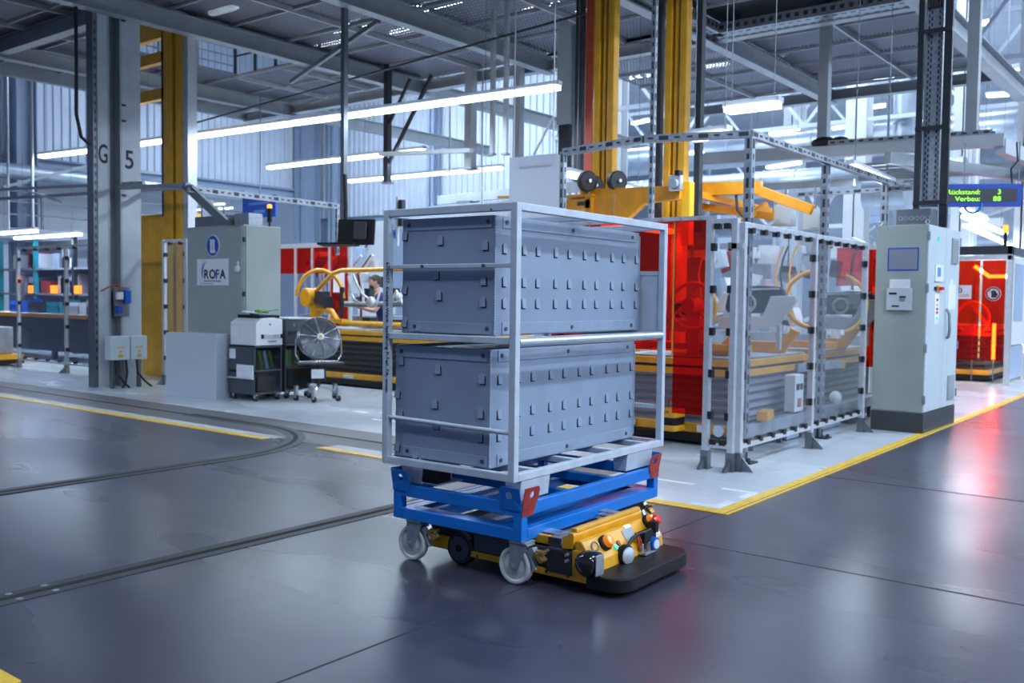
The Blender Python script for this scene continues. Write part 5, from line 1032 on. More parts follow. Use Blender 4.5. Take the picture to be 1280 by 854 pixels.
def dashboard(label, x, y, z, rz, m1='dash_white', m2='dash_dark', s=1.):
    t = thing('dashboard', label, 'dashboard', (x, y, z), rz)
    MB().prism([(-.30*s,.10*s),(.26*s,.10*s),(.40*s,.30*s),(.34*s,.42*s),(.05*s,.44*s),(-.25*s,.40*s),(-.36*s,.22*s)], 'y', -.10, .10).build('shell', m2, t, bevel=.03, local=True)
    MB().prism([(.02*s,-.10),(.30*s,-.04),(.50*s,.24*s),(.48*s,.32*s),(.20*s,.31*s),(.12*s,.10*s)], 'y', -.15, -.08).build('trim_panel', m1, t, bevel=.012, local=True)
    MB().prism([(-.42*s,-.08),(.06*s,-.10),(.14*s,.06*s),(-.16*s,.08*s),(-.34*s,.06*s)], 'y', -.15, -.08).build('trim_panel', m1, t, bevel=.012, local=True)
    MB().prism([(-.44*s,.12*s),(-.34*s,.10*s),(-.30*s,.34*s),(-.36*s,.36*s)], 'y', -.14, -.06).build('trim_panel', m1, t, bevel=.012, local=True)
    MB().torus((-.08*s, -.12, .22*s), (0,1,.2), .10*s, .016, 20, 6).build('vent_ring', m1, t, smooth=60, local=True); MB().bar((-.25*s,-.13,.38*s),(.30*s,-.13,.40*s),.03,.02).build('edge_strip', m1, t, local=True)
    MB().cyl((-.35*s,0,.05),(-.55*s,0,-.02),.05).cyl((.3*s,0,-.02),(.3*s,0,-.3),.03).build('mount', 'alu', t, local=True)
dashboard('white and black dashboard held behind the first clear fence panel', -4.25, 9.75, 1.30, .35, s=.9); dashboard('white dashboard part behind the narrow clear fence panel', -4.98, 9.7, 1.26, .3, s=.62); dashboard('dark dashboard held behind the second clear fence panel', -4.0, 11.95, 1.28, .5, 'machine_grey', s=.9)
for x, y, lb_ in ((-4.55, 9.5, 'orange angled bracket under the dashboard at the cell corner'), (-4.3, 10.45, 'orange angled bracket behind the first clear fence panel'), (-4.15, 12.1, 'orange angled bracket behind the second clear fence panel')):
    o = MB().prism([(x-.35,.93),(x+.12,.93),(x+.30,1.18),(x+.22,1.22),(x+.06,1.06),(x-.35,1.06)], 'y', y-.04, y+.04).build('bracket', 'gantry_orange', bevel=.008); tag(o, lb_, 'bracket')
yr_ = thing('ring_fixture', 'yellow half ring fixture behind the middle fence post', 'fixture', (-4.2, 11.3, .93))
MB().torus((-4.15, 11.3, 1.55), (.4,-1,0), .34, .028, 24, 8, PI*.5, PI*1.5, up=(1,0,0)).build('half_ring', 'agv_yellow', yr_, smooth=60); MB().torus((-3.95, 11.45, 1.5), (.4,-1,0), .36, .024, 24, 8, -PI*.4, PI*.4, up=(1,0,0)).build('half_ring', 'agv_yellow', yr_, smooth=60); MB().bar((-4.5,11.4,1.0),(-3.9,11.4,1.0),.1,.08).build('base_bar', 'gantry_orange', yr_, bevel=.01)
yp = thing('yellow_post', 'yellow padded post with white foot behind the middle fence post', 'post', (-4.05, 11.1, .0)); MB().cyl((-4.05,11.1,.95),(-4.05,11.1,1.9),.055,n=14).build('post_tube','agv_yellow',yp,smooth=40); MB().box(-4.12,-3.98,11.03,11.17,1.86,1.94).build('cap','agv_yellow',yp,bevel=.01); MB().cyl((-4.05,11.1,.0),(-4.05,11.1,.95),.05,n=12).build('post_tube','printer_white',yp)
# low conveyor rail inside the fence, boxes on it
cvr = thing('conveyor_rail', 'low grey rail on short legs inside the clear fence', 'rail', (-3.92, 10.5, 0))
MB().box(-3.97, -3.87, 8.75, 13.0, .16, .29).build('rail_beam', 'machine_grey', cvr, bevel=.008); MB().box(-3.98, -3.96, 8.75, 13.0, .29, .31).build('guide_strip', 'alu_dark', cvr)
for y in (9.0, 9.75, 10.3, 11.0, 11.9, 12.8): MB().box(-3.95, -3.90, y-.02, y+.02, 0, .16).build('leg', 'alu_dark', cvr)
for y0, y1, h_ in ((9.9, 10.25, .12), (11.0, 11.6, .14)): MB().box(-3.93, -3.90, y0, y1, .02, .02+h_).build('lower_plate', 'wall_blue', cvr)
wb = thing('control_unit', 'white labelled control unit standing on the rail inside the clear fence', 'control unit', (-3.93, 10.2, .31)); MB().box(-3.99, -3.87, 10.02, 10.28, .31, .72).build('case','printer_white',wb,bevel=.01); MB().box(-3.87,-3.865,10.06,10.14,.55,.62).box(-3.87,-3.865,10.17,10.24,.55,.62).build('display','ink',wb); MB().box(-3.87,-3.865,10.1,10.2,.36,.46).build('sticker','hose_red',wb)
o = MB().cbox((-3.86, 9.2, .36), (.12, .3, .10), Matrix.Rotation(.2, 3, 'Z')).build('parts_box', 'agv_yellow', bevel=.01); tag(o, 'small yellow box on the rail at the cell corner', 'box')
o = MB().sphere((-3.88, 11.35, .38), .075, 12, 8).build('white_cover', 'printer_white', smooth=60); tag(o, 'small white round cover on the rail near the middle fence post', 'cover')
ar = thing('swing_beam', 'grey swing arm with yellow tip behind the middle fence post', 'arm', (-4.0, 10.6, .8)); MB().bar((-4.05,10.5,.76),(-3.75,11.1,.80),.06,.09).build('beam','machine_grey',ar); MB().cbox((-3.74,11.12,.80),(.07,.04,.1)).build('tip','agv_yellow',ar); MB().tube([(-4.0,10.7,.75),(-3.9,10.9,.58),(-3.8,11.0,.62),(-3.8,11.05,.76)],.01).build('cable','cable_black',ar,smooth=60)
# clutter wall inside the cell
mw = thing('machine', 'bright clutter of pipes and modules deep inside the clear cell', 'machine', (-5.8, 14.9, 0)); random.seed(5)
MB().box(-7.6, -4.3, 14.9, 15.6, 0, 1.0).build('base', 'machine_grey', mw)
for k in range(46):
    x, y, z = random.uniform(-7.4, -4.4), random.uniform(14.6, 15.2), random.uniform(.95, 2.5); s = [random.uniform(.06, .32) for _ in range(3)]
    MB().cbox((x, y, z), s, Matrix.Rotation(random.uniform(-.5, .5), 3, 'Y')).build('module', random.choice(['dash_white', 'alu', 'printer_white', 'duct', 'dash_dark', 'lug_red', 'machine_grey', 'duct']), mw, bevel=.008)
for k in range(10):
    x = random.uniform(-7.3, -4.5); MB().tube([(x, 14.5, 1.0), (x+.03, 14.45, 1.2), (x+.06, 14.42, 1.45), (x+.03, 14.43, 1.7), (x-.02, 14.45, 1.95), (x, 14.5, 2.2), (x+.08, 14.5, 2.4)], .016).build('pipe', random.choice(['alu', 'cable_black', 'agv_yellow', 'dash_white']), mw, smooth=60)
rp = thing('welding_curtain', 'small red curtain panel high up behind the second clear fence panel', 'curtain', (-4.0, 13.2, 1.8)); MB().box(-4.55,-4.2,13.2,13.206,1.75,2.28).build('red_sheet','red_film',rp); MB().box(-4.7,-4.05,13.18,13.22,2.3,2.35).build('rail','alu',rp); MB().box(-4.12,-4.06,13.18,13.22,0,2.3).build('post','alu',rp); MB().box(-4.72,-4.66,13.18,13.22,0,2.3).build('post','alu',rp)
rp = thing('welding_curtain', 'narrow red curtain strip just left of the right control cabinet', 'curtain', (-3.75, 12.3, .6)); MB().box(-3.92,-3.62,12.35,12.356,.7,2.2).build('red_sheet','red_film',rp); MB().box(-3.95,-3.6,12.33,12.37,2.2,2.25).build('rail','alu',rp); MB().box(-3.63,-3.58,12.33,12.37,0,2.2).build('post','alu',rp)
# film bulge / reflecting hood over first panel
# stand and yellow gear between rack and red curtain
sd2 = thing('side_stand', 'slotted steel stand with white card between rack and red curtain', 'stand', (-5.66, 9.9, 0)); MB().box(-5.70,-5.62,9.87,9.93,0,1.05).build('upright','strut_galv',sd2); MB().box(-5.72,-5.60,9.85,9.86,.70,.97).build('card','paper',sd2)
m = MB(); [m.box(-5.68,-5.64,9.862,9.871,.06+k*.08,.10+k*.08) for k in range(8)]; m.build('slot_hole','dark_trim',sd2); MB().box(-6.2,-5.62,9.86,9.9,.80,.86).build('cross_bar','agv_yellow',sd2)
yb_ = MB().box(-6.9, -5.85, 10.3, 10.95, .25, 1.0).box(-6.5, -6.0, 10.35, 10.9, 1.0, 1.2).build('drive_unit', 'agv_yellow', bevel=.02); tag(yb_, 'yellow drive unit glimpsed between the rack and red curtain', 'drive unit')
o = MB().box(-6.85,-5.9,10.35,10.9,0,.25).build('drive_plinth','dark_metal'); tag(o,'dark plinth under the yellow drive unit','plinth')

# ---- yellow gantry masts and orange carriage
def ymast(label, xa, xb, y, strips):
    t = thing('gantry_mast', label, 'mast', ((xa+xb)/2, y, 0)); w_ = (xb-xa)
    MB().box(xa, xa+w_*.30, y, y+.14, 0, 7.2).build('mast_column', 'mast_yellow', t, bevel=.008); MB().box(xb-w_*.30, xb, y, y+.14, 0, 7.2).build('mast_column', 'mast_yellow', t, bevel=.008)
    MB().box(xa+w_*.30, xb-w_*.30, y+.09, y+.14, 0, 7.2).build('web', strips, t); MB().box((xa+xb)/2-.02, (xa+xb)/2+.02, y+.02, y+.09, 0, 7.2).build('guide_rail', 'mast_yellow', t)
    for f_ in (.38, .56): MB().box(xa+w_*f_, xa+w_*(f_+.06), y+.06, y+.09, 0, 7.2).build('rack_strip', 'rack_bright', t)
    return t
m1_ = ymast('yellow gantry mast with shiny guide strips above the rack', -7.20, -6.88, 11.0, 'duct')
m2_ = ymast('yellow gantry mast right of the black cable chain', -6.10, -5.79, 11.0, 'mast_yellow')
o = MB().box(-6.31, -6.17, 11.02, 11.12, 2.6, 7.0).build('cable_chain', 'dark_trim'); tag(o, 'black vertical cable chain between the two yellow masts', 'cable chain')
o = MB().box(-5.68, -5.60, 11.05, 11.15, 2.4, 7.0).build('cable_chain', 'dark_trim'); tag(o, 'black cable chain along the right side of the second mast', 'cable chain')
o = MB().box(-8.40, -8.27, 12.6, 12.68, 3.5, 6.33).build('cable_duct', 'cable_red'); tag(o, 'orange red vertical cable duct left of the first yellow mast', 'cable duct')
o = MB().box(-8.60, -8.47, 12.6, 12.7, 3.4, 6.33).build('cable_chain', 'dark_trim'); tag(o, 'dark vertical cable strip left of the orange duct', 'cable chain')
gp = thing('grey_pole', 'wide grey pole with cables hanging left of the orange duct', 'pole', (-9.8, 13.9, 4)); MB().box(-9.80,-9.52,13.8,13.95,4.6,6.33).build('pole','beam_light',gp); MB().box(-9.77,-9.55,13.82,13.94,3.7,4.6).build('cable_bundle','dark_metal',gp); MB().box(-9.50,-9.44,13.85,13.9,3.6,6.33).build('side_strip','strut_galv',gp)
cg = thing('gantry_carriage', 'orange gantry carriage with black wheels at the first yellow mast', 'carriage', (-6.5, 10.6, 2.5))
MB().prism([(-6.86,2.50),(-6.86,2.97),(-5.55,2.93),(-5.55,2.76),(-6.05,2.74),(-6.42,2.45)], 'y', 10.45, 10.55).build('side_plate', 'gantry_orange', cg, bevel=.008)
MB().box(-7.02,-6.92,10.6,11.01,2.55,2.85).build('arm','gantry_orange',cg); MB().box(-7.24, -6.82, 10.40, 10.62, 2.70, 2.84).build('arm', 'gantry_orange', cg, bevel=.012); MB().box(-7.03,-6.90,10.395,10.40,2.75,2.80).build('slot','dark_trim',cg)
MB().box(-7.28, -6.78, 10.36, 10.66, 2.86, 2.895).build('flange', 'gantry_orange', cg, bevel=.005); MB().box(-6.92,-6.80,10.40,10.60,2.3,2.9).build('arm','gantry_orange',cg,bevel=.01)
for x in (-7.15, -7.05, -6.95, -6.85): MB().cyl((x,10.4,2.895),(x,10.4,2.93),.016,n=6).build('bolt','zinc',cg)
for x, y in ((-6.83, 10.35), (-6.50, 10.55), (-7.02, 10.8)):
    MB().box(x-.09, x-.06, y-.06, y+.06, 2.89, 3.10).build('wheel_bracket','gantry_orange',cg); wq = MB().lathe((x-.05, y, 3.05), (1,-.5,0), [(.05,0),(.12,.005),(.135,.02),(.135,.09),(.12,.105),(.05,.11)], 28).build('wheel','rubber',cg,smooth=40); MB().cyl((x-.16,y+.04,3.05),(x+.08,y-.07,3.05),.022,n=10).build('axle','zinc',wq)
MB().box(-5.66,-5.50,10.36,10.44,2.86,3.06).build('gear_motor','zinc',cg,bevel=.01); MB().cyl((-5.58,10.3,2.94),(-5.58,10.36,2.94),.06,n=16).build('motor_cap','machine_grey',cg); MB().box(-5.56,-5.5,10.32,10.42,3.04,3.10).build('connector','black_plastic',cg)
MB().box(-5.56,-5.44,10.5,10.62,2.2,2.98).build('arm','mast_yellow',cg,bevel=.01)
og = thing('gantry_boom', 'orange gantry boom reaching right above the clear fence', 'boom', (-5, 11.6, 2.6))
MB().bar((-5.9,11.1,2.95),(-5.9,11.5,2.98),.1,.14).build('beam','gantry_orange',og); MB().bar((-5.95,11.45,3.0),(-4.95,11.5,2.97),.10,.17).build('beam','gantry_orange',og,bevel=.008); MB().bar((-5.0,11.5,2.94),(-4.3,11.55,2.66),.09,.13).build('beam','gantry_orange',og,bevel=.008); MB().bar((-5.95,11.6,2.80),(-4.9,11.8,2.62),.08,.10).build('beam','gantry_orange',og,bevel=.008); MB().bar((-5.7,11.3,2.9),(-5.2,12.4,2.75),.08,.09).build('beam','gantry_orange',og); MB().bar((-5.3,11.4,2.45),(-5.05,11.9,2.8),.07,.07).build('strut','gantry_orange',og)
MB().box(-5.86,-5.75,11.38,11.44,2.5,3.02).build('plate','mast_yellow',og,bevel=.006); MB().lathe((-5.6,11.5,2.56),(1,-.6,0),[(.05,-.03),(.10,-.02),(.10,.05),(.05,.06)],20).build('roller','rubber',og,smooth=40); MB().tube([(-5.3,11.5,2.95),(-5.25,11.45,2.7),(-5.15,11.5,2.55),(-5.05,11.5,2.75)],.02).build('cable','cable_black',og,smooth=60)
for x, lb_ in ((-4.86, 'pale grey control box hanging left above the clear fence'), (-4.47, 'pale grey control box hanging right above the clear fence')):
    z = 2.52 if x < -4.6 else 2.45; t = thing('control_box', lb_, 'control box', (x, 12, z), 0, 'control boxes above the fence'); MB().box(x-.13, x+.11, 12.0, 12.2, z, z+.27).build('case','cab_light',t,bevel=.01); MB().box(x-.03,x+.10,11.99,12.0,z+.02,z+.25).build('lid','cab_light',t,bevel=.004); MB().bar((x,12.1,z+.27),(x,12.1,3.0),.03).build('hanger','alu_dark',t)
wbd = thing('white_board', 'large pale blank board hanging above the rack', 'board', (-6.9, 9.5, 2.6), .02)
MB().prism(rrect(-.56, .20, 2.35-2.6, 3.30-2.6, .06, 6, (0,0,1,0)), 'y', 0, .02).build('sheet', 'milky_sheet', wbd, local=True); MB().bar((-.5,.01,.7),(-.5,.01,3.73),.012).bar((.1,.01,.7),(.1,.01,3.73),.012).build('hanger', 'alu', wbd, local=True); MB().box(-.40,.08,-.004,0,.545,.575).build('faded_lettering','paper',wbd,local=True); MB().bar((-.2,.01,.7),(.1,.01,1.15),.02).build('stay','alu',wbd,local=True)

# ---- right-hand red cell in the distance
rr = thing('welding_curtain', 'red welding curtain with stop hand sign behind the right cabinet', 'curtain', (-4, 19.66, 0))
MB().box(-5.4,-4.04,19.655,19.662,.45,2.35).build('red_sheet','red_film',rr); MB().box(-4.0,-3.6,19.655,19.662,.45,2.35).build('red_sheet','red_film',rr); MB().box(-5.5,-3.5,19.62,19.70,2.36,2.44).build('rail','alu',rr); MB().box(-5.5,-3.5,19.62,19.70,2.46,2.62).build('rail','dash_dark',rr); MB().box(-3.58,-3.50,19.62,19.70,0,2.62).build('post','alu',rr,bevel=.006)
m = MB(); [m.box(-4.03,-4.01,19.65,19.66,.5+k*.12,.58+k*.12) for k in range(15)]; m.build('edge_tape','line_yellow',rr)
sg = MB().lathe((-3.80,19.65,1.72),(0,-1,0),[(.135,0),(.135,.004)],32).build('stop_sign','white_paint',rr); MB().torus((-3.80,19.644,1.72),(0,1,0),.112,.016,32,6).build('sign_ring','lug_red',sg); MB().bar((-3.87,19.642,1.79),(-3.73,19.642,1.65),.02,.006).build('sign_bar','lug_red',sg)
m = MB(); m.box(-3.83,-3.75,19.636,19.64,1.65,1.74); [m.box(-3.832+k*.021,-3.816+k*.021,19.636,19.64,1.74,1.775+(.012 if k in (1,2) else 0)) for k in range(4)]; m.box(-3.75,-3.725,19.636,19.64,1.68,1.73); m.build('hand_pictogram','ink',sg)
nt_ = MB().box(-4.55,-4.18,19.648,19.654,1.62,1.88).build('notice','paper',rr); MB().torus((-4.40,19.645,1.78),(0,1,0),.05,.012,20,5).build('notice_mark','lug_red',nt_); MB().box(-4.5,-4.22,19.645,19.648,1.66,1.67).box(-4.5,-4.22,19.645,19.648,1.69,1.70).build('notice_mark','red_lens',nt_)
wp = thing('cell_wall', 'white panelled cell wall right of the red stop sign curtain', 'wall panel', (-3.52, 22, 0))
for y in (19.75, 21.2, 22.65, 24.1): MB().box(-3.55,-3.49,y-.03,y+.03,0,2.45).build('post','alu',wp); 
for y in (19.78, 21.23, 22.68): MB().box(-3.53,-3.51,y,y+1.39,.75,2.4).build('panel','printer_white',wp); MB().box(-3.505,-3.50,y+.25,y+1.1,1.2,2.3).build('window','wall_blue',wp); MB().box(-3.53,-3.51,y+.1,y+1.3,.1,.72).build('lower_panel','wall_blue',wp)
MB().box(-3.56,-3.48,19.7,24.2,2.45,2.6).build('rail','alu_dark',wp)
ra = carrier('carrier with glowing lamps under the red stop sign curtain', -5.4, -3.95, 20.2, 23.0, 'bellows', .9)
rh = thing('ring_fixture', 'ring fixture seen through the stop sign curtain', 'fixture', (-4.3,20.4,1.1)); MB().torus((-4.25,20.13,1.25),(0,-1,0),.30,.03,30,8).build('ring','agv_yellow',rh,smooth=60); MB().bar((-4.25,20.13,1.5),(-3.98,20.13,1.12),.06).build('arm','agv_yellow',rh); MB().box(-4.3,-4.2,20.1,20.25,.95,1.12).build('foot_block','agv_yellow',rh)
def wlamp(label, p, q, stem):
    t = thing('work_lamp', label, 'lamp', tuple(stem[0])); MB().bar(p, q, .05, .06).build('tube', 'cell_lamp', t); MB().bar(*stem, .02).build('stem', 'alu_dark', t)
wlamp('bright upright lamp glowing through the red stop sign curtain', (-3.835,20.02,.46), (-3.835,20.02,1.15), ((-3.835,20.06,0), (-3.835,20.06,1.15)))
wlamp('bright level lamp glowing behind the red stop sign curtain', (-4.0,20.12,2.06), (-3.62,20.12,2.06), ((-3.62,20.16,0), (-3.62,20.16,2.09)))
wlamp('bright slanted lamp glowing behind the red stop sign curtain', (-4.24,20.14,2.26), (-4.0,20.12,2.08), ((-4.24,20.16,0), (-4.24,20.16,2.28)))
o = MB().box(-5.5,-3.6,23.2,23.3,0,2.6).build('cell_back_panel','machine_grey'); tag(o,'grey back panel inside the red stop sign cell','panel')
bh = MB().torus((-2.95,13.78,2.84),(0.3,-1,0),.10,.018,20,6,-PI,0.2,up=(1,0,0)).build('blue_hose','cyan_hose',smooth=60); tag(bh,'bright blue hose loop below the LED board','hose')
fa = thing('signal_lamp','small red signal lamp on the rail right of the LED board','lamp',(-3.6,19.6,2.9)); MB().cyl((-3.62,19.6,2.62),(-3.62,19.6,2.86),.03,n=10).build('stem','black_plastic',fa); MB().cyl((-3.62,19.6,2.86),(-3.62,19.6,3.0),.045,n=12).build('lens','orange_lamp',fa)

# ---- overhead beams of the cell
def obeam(label, p, q, w_=.12, h_=.16, m_='beam_grey'): o = MB().bar(p, q, w_, h_).build('overhead_beam', m_); tag(o, label, 'beam'); return o
obeam('long level beam passing behind the vertical cable tray', (-5.6,14.6,3.85), (-2.75,14.6,3.80), .14, .17, 'beam_light'); perf_tray('cable_tray', 'cable tray lying on the level beam behind the cable riser', (-5.2,14.65,3.94), (-2.9,14.65,3.89), .2, .07)
obeam('level dark beam left of the tall hanging post', (-7.6,15.2,4.0), (-5.4,15.2,3.95), .12, .2); obeam('slim dark beam above the orange boom', (-7.6,14,3.3), (-4.6,14,3.28), .08, .10)
obeam('beam running back from the end of the level beam', (-2.8,14.6,3.72), (-2.5,18,3.7), .14, .2, 'beam_light'); obeam('slanting beam behind the LED board', (-4.2,14.2,3.62), (-2.4,18.0,3.55), .12, .16); obeam('far level beam behind the LED board', (-5.5,17,3.75), (-1.8,17,3.7), .14, .18)
for x, y, z0_, lb_ in ((-5.62,15.5,3.9,'tall grey post hanging from the deck edge at upper right'), (-3.35,15.4,4.0,'grey post hanging from the deck beam right of the cable riser')):
    t = thing('hanging_post', lb_, 'post', (x, y, z0_)); MB().box(x-.08,x+.08,y-.08,y+.08,z0_,6.33).build('post','beam_grey',t); MB().box(x-.14,x+.14,y-.14,y+.14,z0_-.02,z0_+.02).build('end_plate','dark_metal',t)
o = MB().sphere((-5.3,14.62,4.0),.10,10,6,(2,.8,.9)).sphere((-5.05,14.62,4.0),.09,10,6,(1.6,.8,.8)).build('cable_bundle','cable_black',smooth=60); tag(o,'dark heap of cables on the level beam by the tall hanging post','cable')
lad = thing('cable_ladder','cable ladder sloping away under the level beam','cable ladder',(-4.4,17,3.6))
for x in (-5.0,-4.4): MB().bar((x,15.2,3.72),(x,21,3.72),.05,.10).build('side_rail','beam_grey',lad)
for k in range(14): MB().box(-5.0,-4.4,15.3+k*.42,15.35+k*.42,3.69,3.73).build('rung','beam_grey',lad)
# hanging poles in the middle
for x,y,z0_,r_,lb_ in ((-14.24,14,3.9,.06,'dark hanging pole left of the lamp wires'),(-12.83,15.0,4.2,.09,'pale square post below the deck edge, left one'),(-11.58,15.0,4.3,.08,'pale square post below the deck edge, right one'),(-10.12,12.4,3.95,.035,'thin pale rod with lamp bracket, left one'),(-9.52,12.0,3.85,.035,'thin pale rod with lamp bracket, right one')):
    t = thing('hanging_post', lb_, 'post', (x,y,z0_)); MB().box(x-r_,x+r_,y-r_,y+r_,z0_,6.33).build('pole','beam_light' if 'pale' in lb_ else 'dark_metal',t); MB().box(x-r_*1.5,x+r_*1.5,y-r_*1.5,y+r_*1.5,z0_-.03,z0_).build('end_plate','alu_dark',t)
t = thing('diagonal_brace','dark diagonal brace beside the hanging pole','brace',(-14,14,5)); MB().bar((-14.2,14,4.3),(-13.0,14,5.95),.06).build('bar','dark_metal',t); MB().bar((-14.2,14,5.1),(-13.6,14,5.95),.05).build('bar','dark_metal',t)
t = thing('level_rail','thin dark service rail crossing below the deck','rail',(-12,11,5.6)); MB().bar((-19,12.6,5.4),(-7.6,11.4,5.6),.03,.03).build('bar','dark_metal',t); MB().bar((-15.5,12.5,5.85),(-11.2,10.8,5.95),.06,.08).build('bar','alu_dark',t)
ck_ = thing('wall_clock','round pale wall clock on the corrugated back wall','clock',(-17.1,24.2,6.5)); MB().lathe((-17.1,24.3,6.8),(0,-1,0),[(.36,0),(.36,.06),(.33,.07)],32).build('case','alu',ck_); MB().lathe((-17.1,24.22,6.8),(0,-1,0),[(.31,0),(.31,.004)],32).build('face','clock_face',ck_); MB().bar((-17.1,24.2,6.8),(-16.95,24.2,6.92),.03,.01).bar((-17.1,24.2,6.8),(-17.16,24.2,6.55),.02,.01).build('hand','ink',ck_)
for k in range(12): a=2*PI*k/12; MB().cbox((-17.1+.26*math.cos(a),24.214,6.8+.26*math.sin(a)),(.03,.006,.03)).build('hour_mark','ink',ck_)
# pipework & hoists behind the rack top
_h = None; hv = thing('hoist_rail','pale hoist rails and trolleys behind the rack top','hoist rail',(-12,15.5,3.6))
MB().bar((-14.6,16,3.72),(-10.6,16,3.8),.14,.2).bar((-14.4,15.5,3.45),(-10.6,15.6,3.5),.12,.16).build('rail','duct',hv); MB().box(-13.9,-13.5,15.8,16.2,3.4,3.65).box(-12.0,-11.5,15.7,16.1,3.55,3.85).build('trolley','alu_dark',hv,bevel=.02); MB().bar((-12.4,15.4,3.62),(-11.2,15.4,3.58),.05,.05).build('hose_bar','sticker_yellow',hv); MB().bar((-13,12.6,4.2),(-10.4,12.2,4.0),.10,.07).build('rail','beam_light',hv)
MB().bar((-14.8,15,3.3),(-11,15.3,3.15),.2,.16).build('rail','duct',hv); MB().cyl((-12.6,15.1,3.2),(-12.6,15.1,6.33),.02).build('hanger','alu',hv); MB().cyl((-14.3,16,3.8),(-14.3,16,5.95),.02).build('hanger','alu',hv)
pv = thing('wall_unit','white equipment cabinet with blue ball joint left of the rack top','equipment',(-9.9,10.6,2.2)); MB().cyl((-10.35,10.4,2.3),(-10.35,10.4,3.05),.03).build('pole','printer_white',pv); MB().box(-10.30,-10.22,10.36,10.44,2.6,3.0).build('valve','dark_metal',pv); MB().sphere((-10.43,10.4,2.5),.075).build('ball','blue_knob',pv,smooth=60)

# ---- far hall on the right: trusses, ducts, columns, pipes
def truss(label, x0, x1, y, zb, zt, n):
    t = thing('roof_truss', label, 'truss', ((x0+x1)/2, y, zb)); MB().bar((x0,y,zb),(x1,y,zb),.12,.12).build('bottom_chord','roof_white',t); MB().bar((x0,y,zt),(x1,y,zt),.14,.14).build('top_chord','roof_white',t)
    for k in range(n):
        a = x0+(x1-x0)*k/n; b = x0+(x1-x0)*(k+1)/n; MB().bar((a,y,zb if k%2 else zt),(b,y,zt if k%2 else zb),.09,.09).build('diagonal','roof_white',t)
for y, lb_ in ((23.5,'nearest white roof truss beyond the deck edge'),(29,'second white roof truss beyond the deck edge'),(36,'third white roof truss beyond the deck edge'),(45,'farthest white roof truss beyond the deck edge')): truss(lb_, -26 if y > 24.5 else -15, 8, y, 7.0, 9.6, 16 if y > 24.5 else 12)
for x, y, w_, lb_ in ((-9.5,29.2,.62,'wide white hall column beyond the deck edge'),(-6.3,28.2,.5,'white hall column behind the LED board'),(-4.2,24.6,.3,'slim white hall column right of the LED board'),(-3.2,30,.6,'white hall column at the right picture edge'),(-13.0,33,.6,'white hall column behind the yellow masts'),(-15.2,24.6,.45,'white hall column at the end of the corrugated wall')): hcol(x, y, w_, lb_, 'printer_white', 12)
def duct_(label, p, q, r):
    t = thing('air_duct', label, 'duct', p); MB().cyl(p, q, r, n=24).build('pipe','duct',t,smooth=40); P, Q = Vector(p), Vector(q); n = int((Q-P).length/1.0)
    if abs(P.z-Q.z) < .1: MB().cyl((P+Q)/2, ((P.x+Q.x)/2, P.y, 12), .03).build('hanger','alu_dark',t)
    n = n
    for k in range(n): c = P+(Q-P)*(k+.5)/n; d = (Q-P).normalized(); MB().torus(c, d, r, .025, 24, 5).build('seam_ring','duct',t,smooth=60)
duct_('round upright air duct beyond the deck edge', (-8.2,29.5,0), (-8.2,29.5,9.5), .38); duct_('long level air duct beyond the deck edge', (-22,31,6.7), (-2,31,6.7), .5); duct_('lower level air duct behind the masts', (-18,27,5.0), (-6,27,5.0), .4); duct_('fat pale duct end above the cable ladder', (-7.6,24,4.2), (-6.6,24,4.2), .4); duct_('thin upright pipe right of the LED board', (-4.1,26,0), (-4.1,26,9.5), .16); duct_('level pipe above the far lamps', (-24,38,8.3), (0,38,8.3), .45)
random.seed(21)
fz = thing('far_installation','pale jumble of pipes and racks at the far end of the hall','installation',(-10,40,0))
for k in range(40):
    x, y, z = random.uniform(-20, -5), random.uniform(33, 44), random.uniform(2.6, 5.5)
    MB().cbox((x, y, z), (random.uniform(.3, 2.2), .3, random.uniform(.1, .6))).build('block', random.choice(['duct','printer_white','roof_white','wall_blue','dash_white','alu','machine_grey']), fz)
for k in range(18):
    x, y = random.uniform(-20, -4), random.uniform(25, 42); MB().box(x-.05,x+.05,y-.05,y+.05,0,random.uniform(5,8)).build('stanchion', random.choice(['roof_white','duct','printer_white']), fz)
for k in range(14):
    x, y, z = random.uniform(-18,-6), random.uniform(24,40), random.uniform(3,6); MB().bar((x,y,z),(x+random.uniform(-1,3),y,z+random.uniform(-1.2,1.2)),.08).build('stay', random.choice(['roof_white','printer_white','alu']), fz)
mcs = [(-8.5,17.5,2.4,'grey machine block far behind the clear cell'),(-11.5,19,2.2,'grey machine block far behind the rack top'),(-6.5,24.5,2.3,'grey machine block far behind the right cabinet')]
for x,y,h_,lb_ in mcs:
    t = thing('machine', lb_, 'machine', (x,y,0)); MB().box(x-1.2,x+1.2,y,y+.8,0,h_).build('housing','machine_grey',t,bevel=.02); MB().box(x-1.0,x+.2,y-.02,y,1.0,h_-.2).build('window','wall_blue',t); MB().box(x+.4,x+1.0,y-.02,y,.4,h_-.4).build('door','printer_white',t)
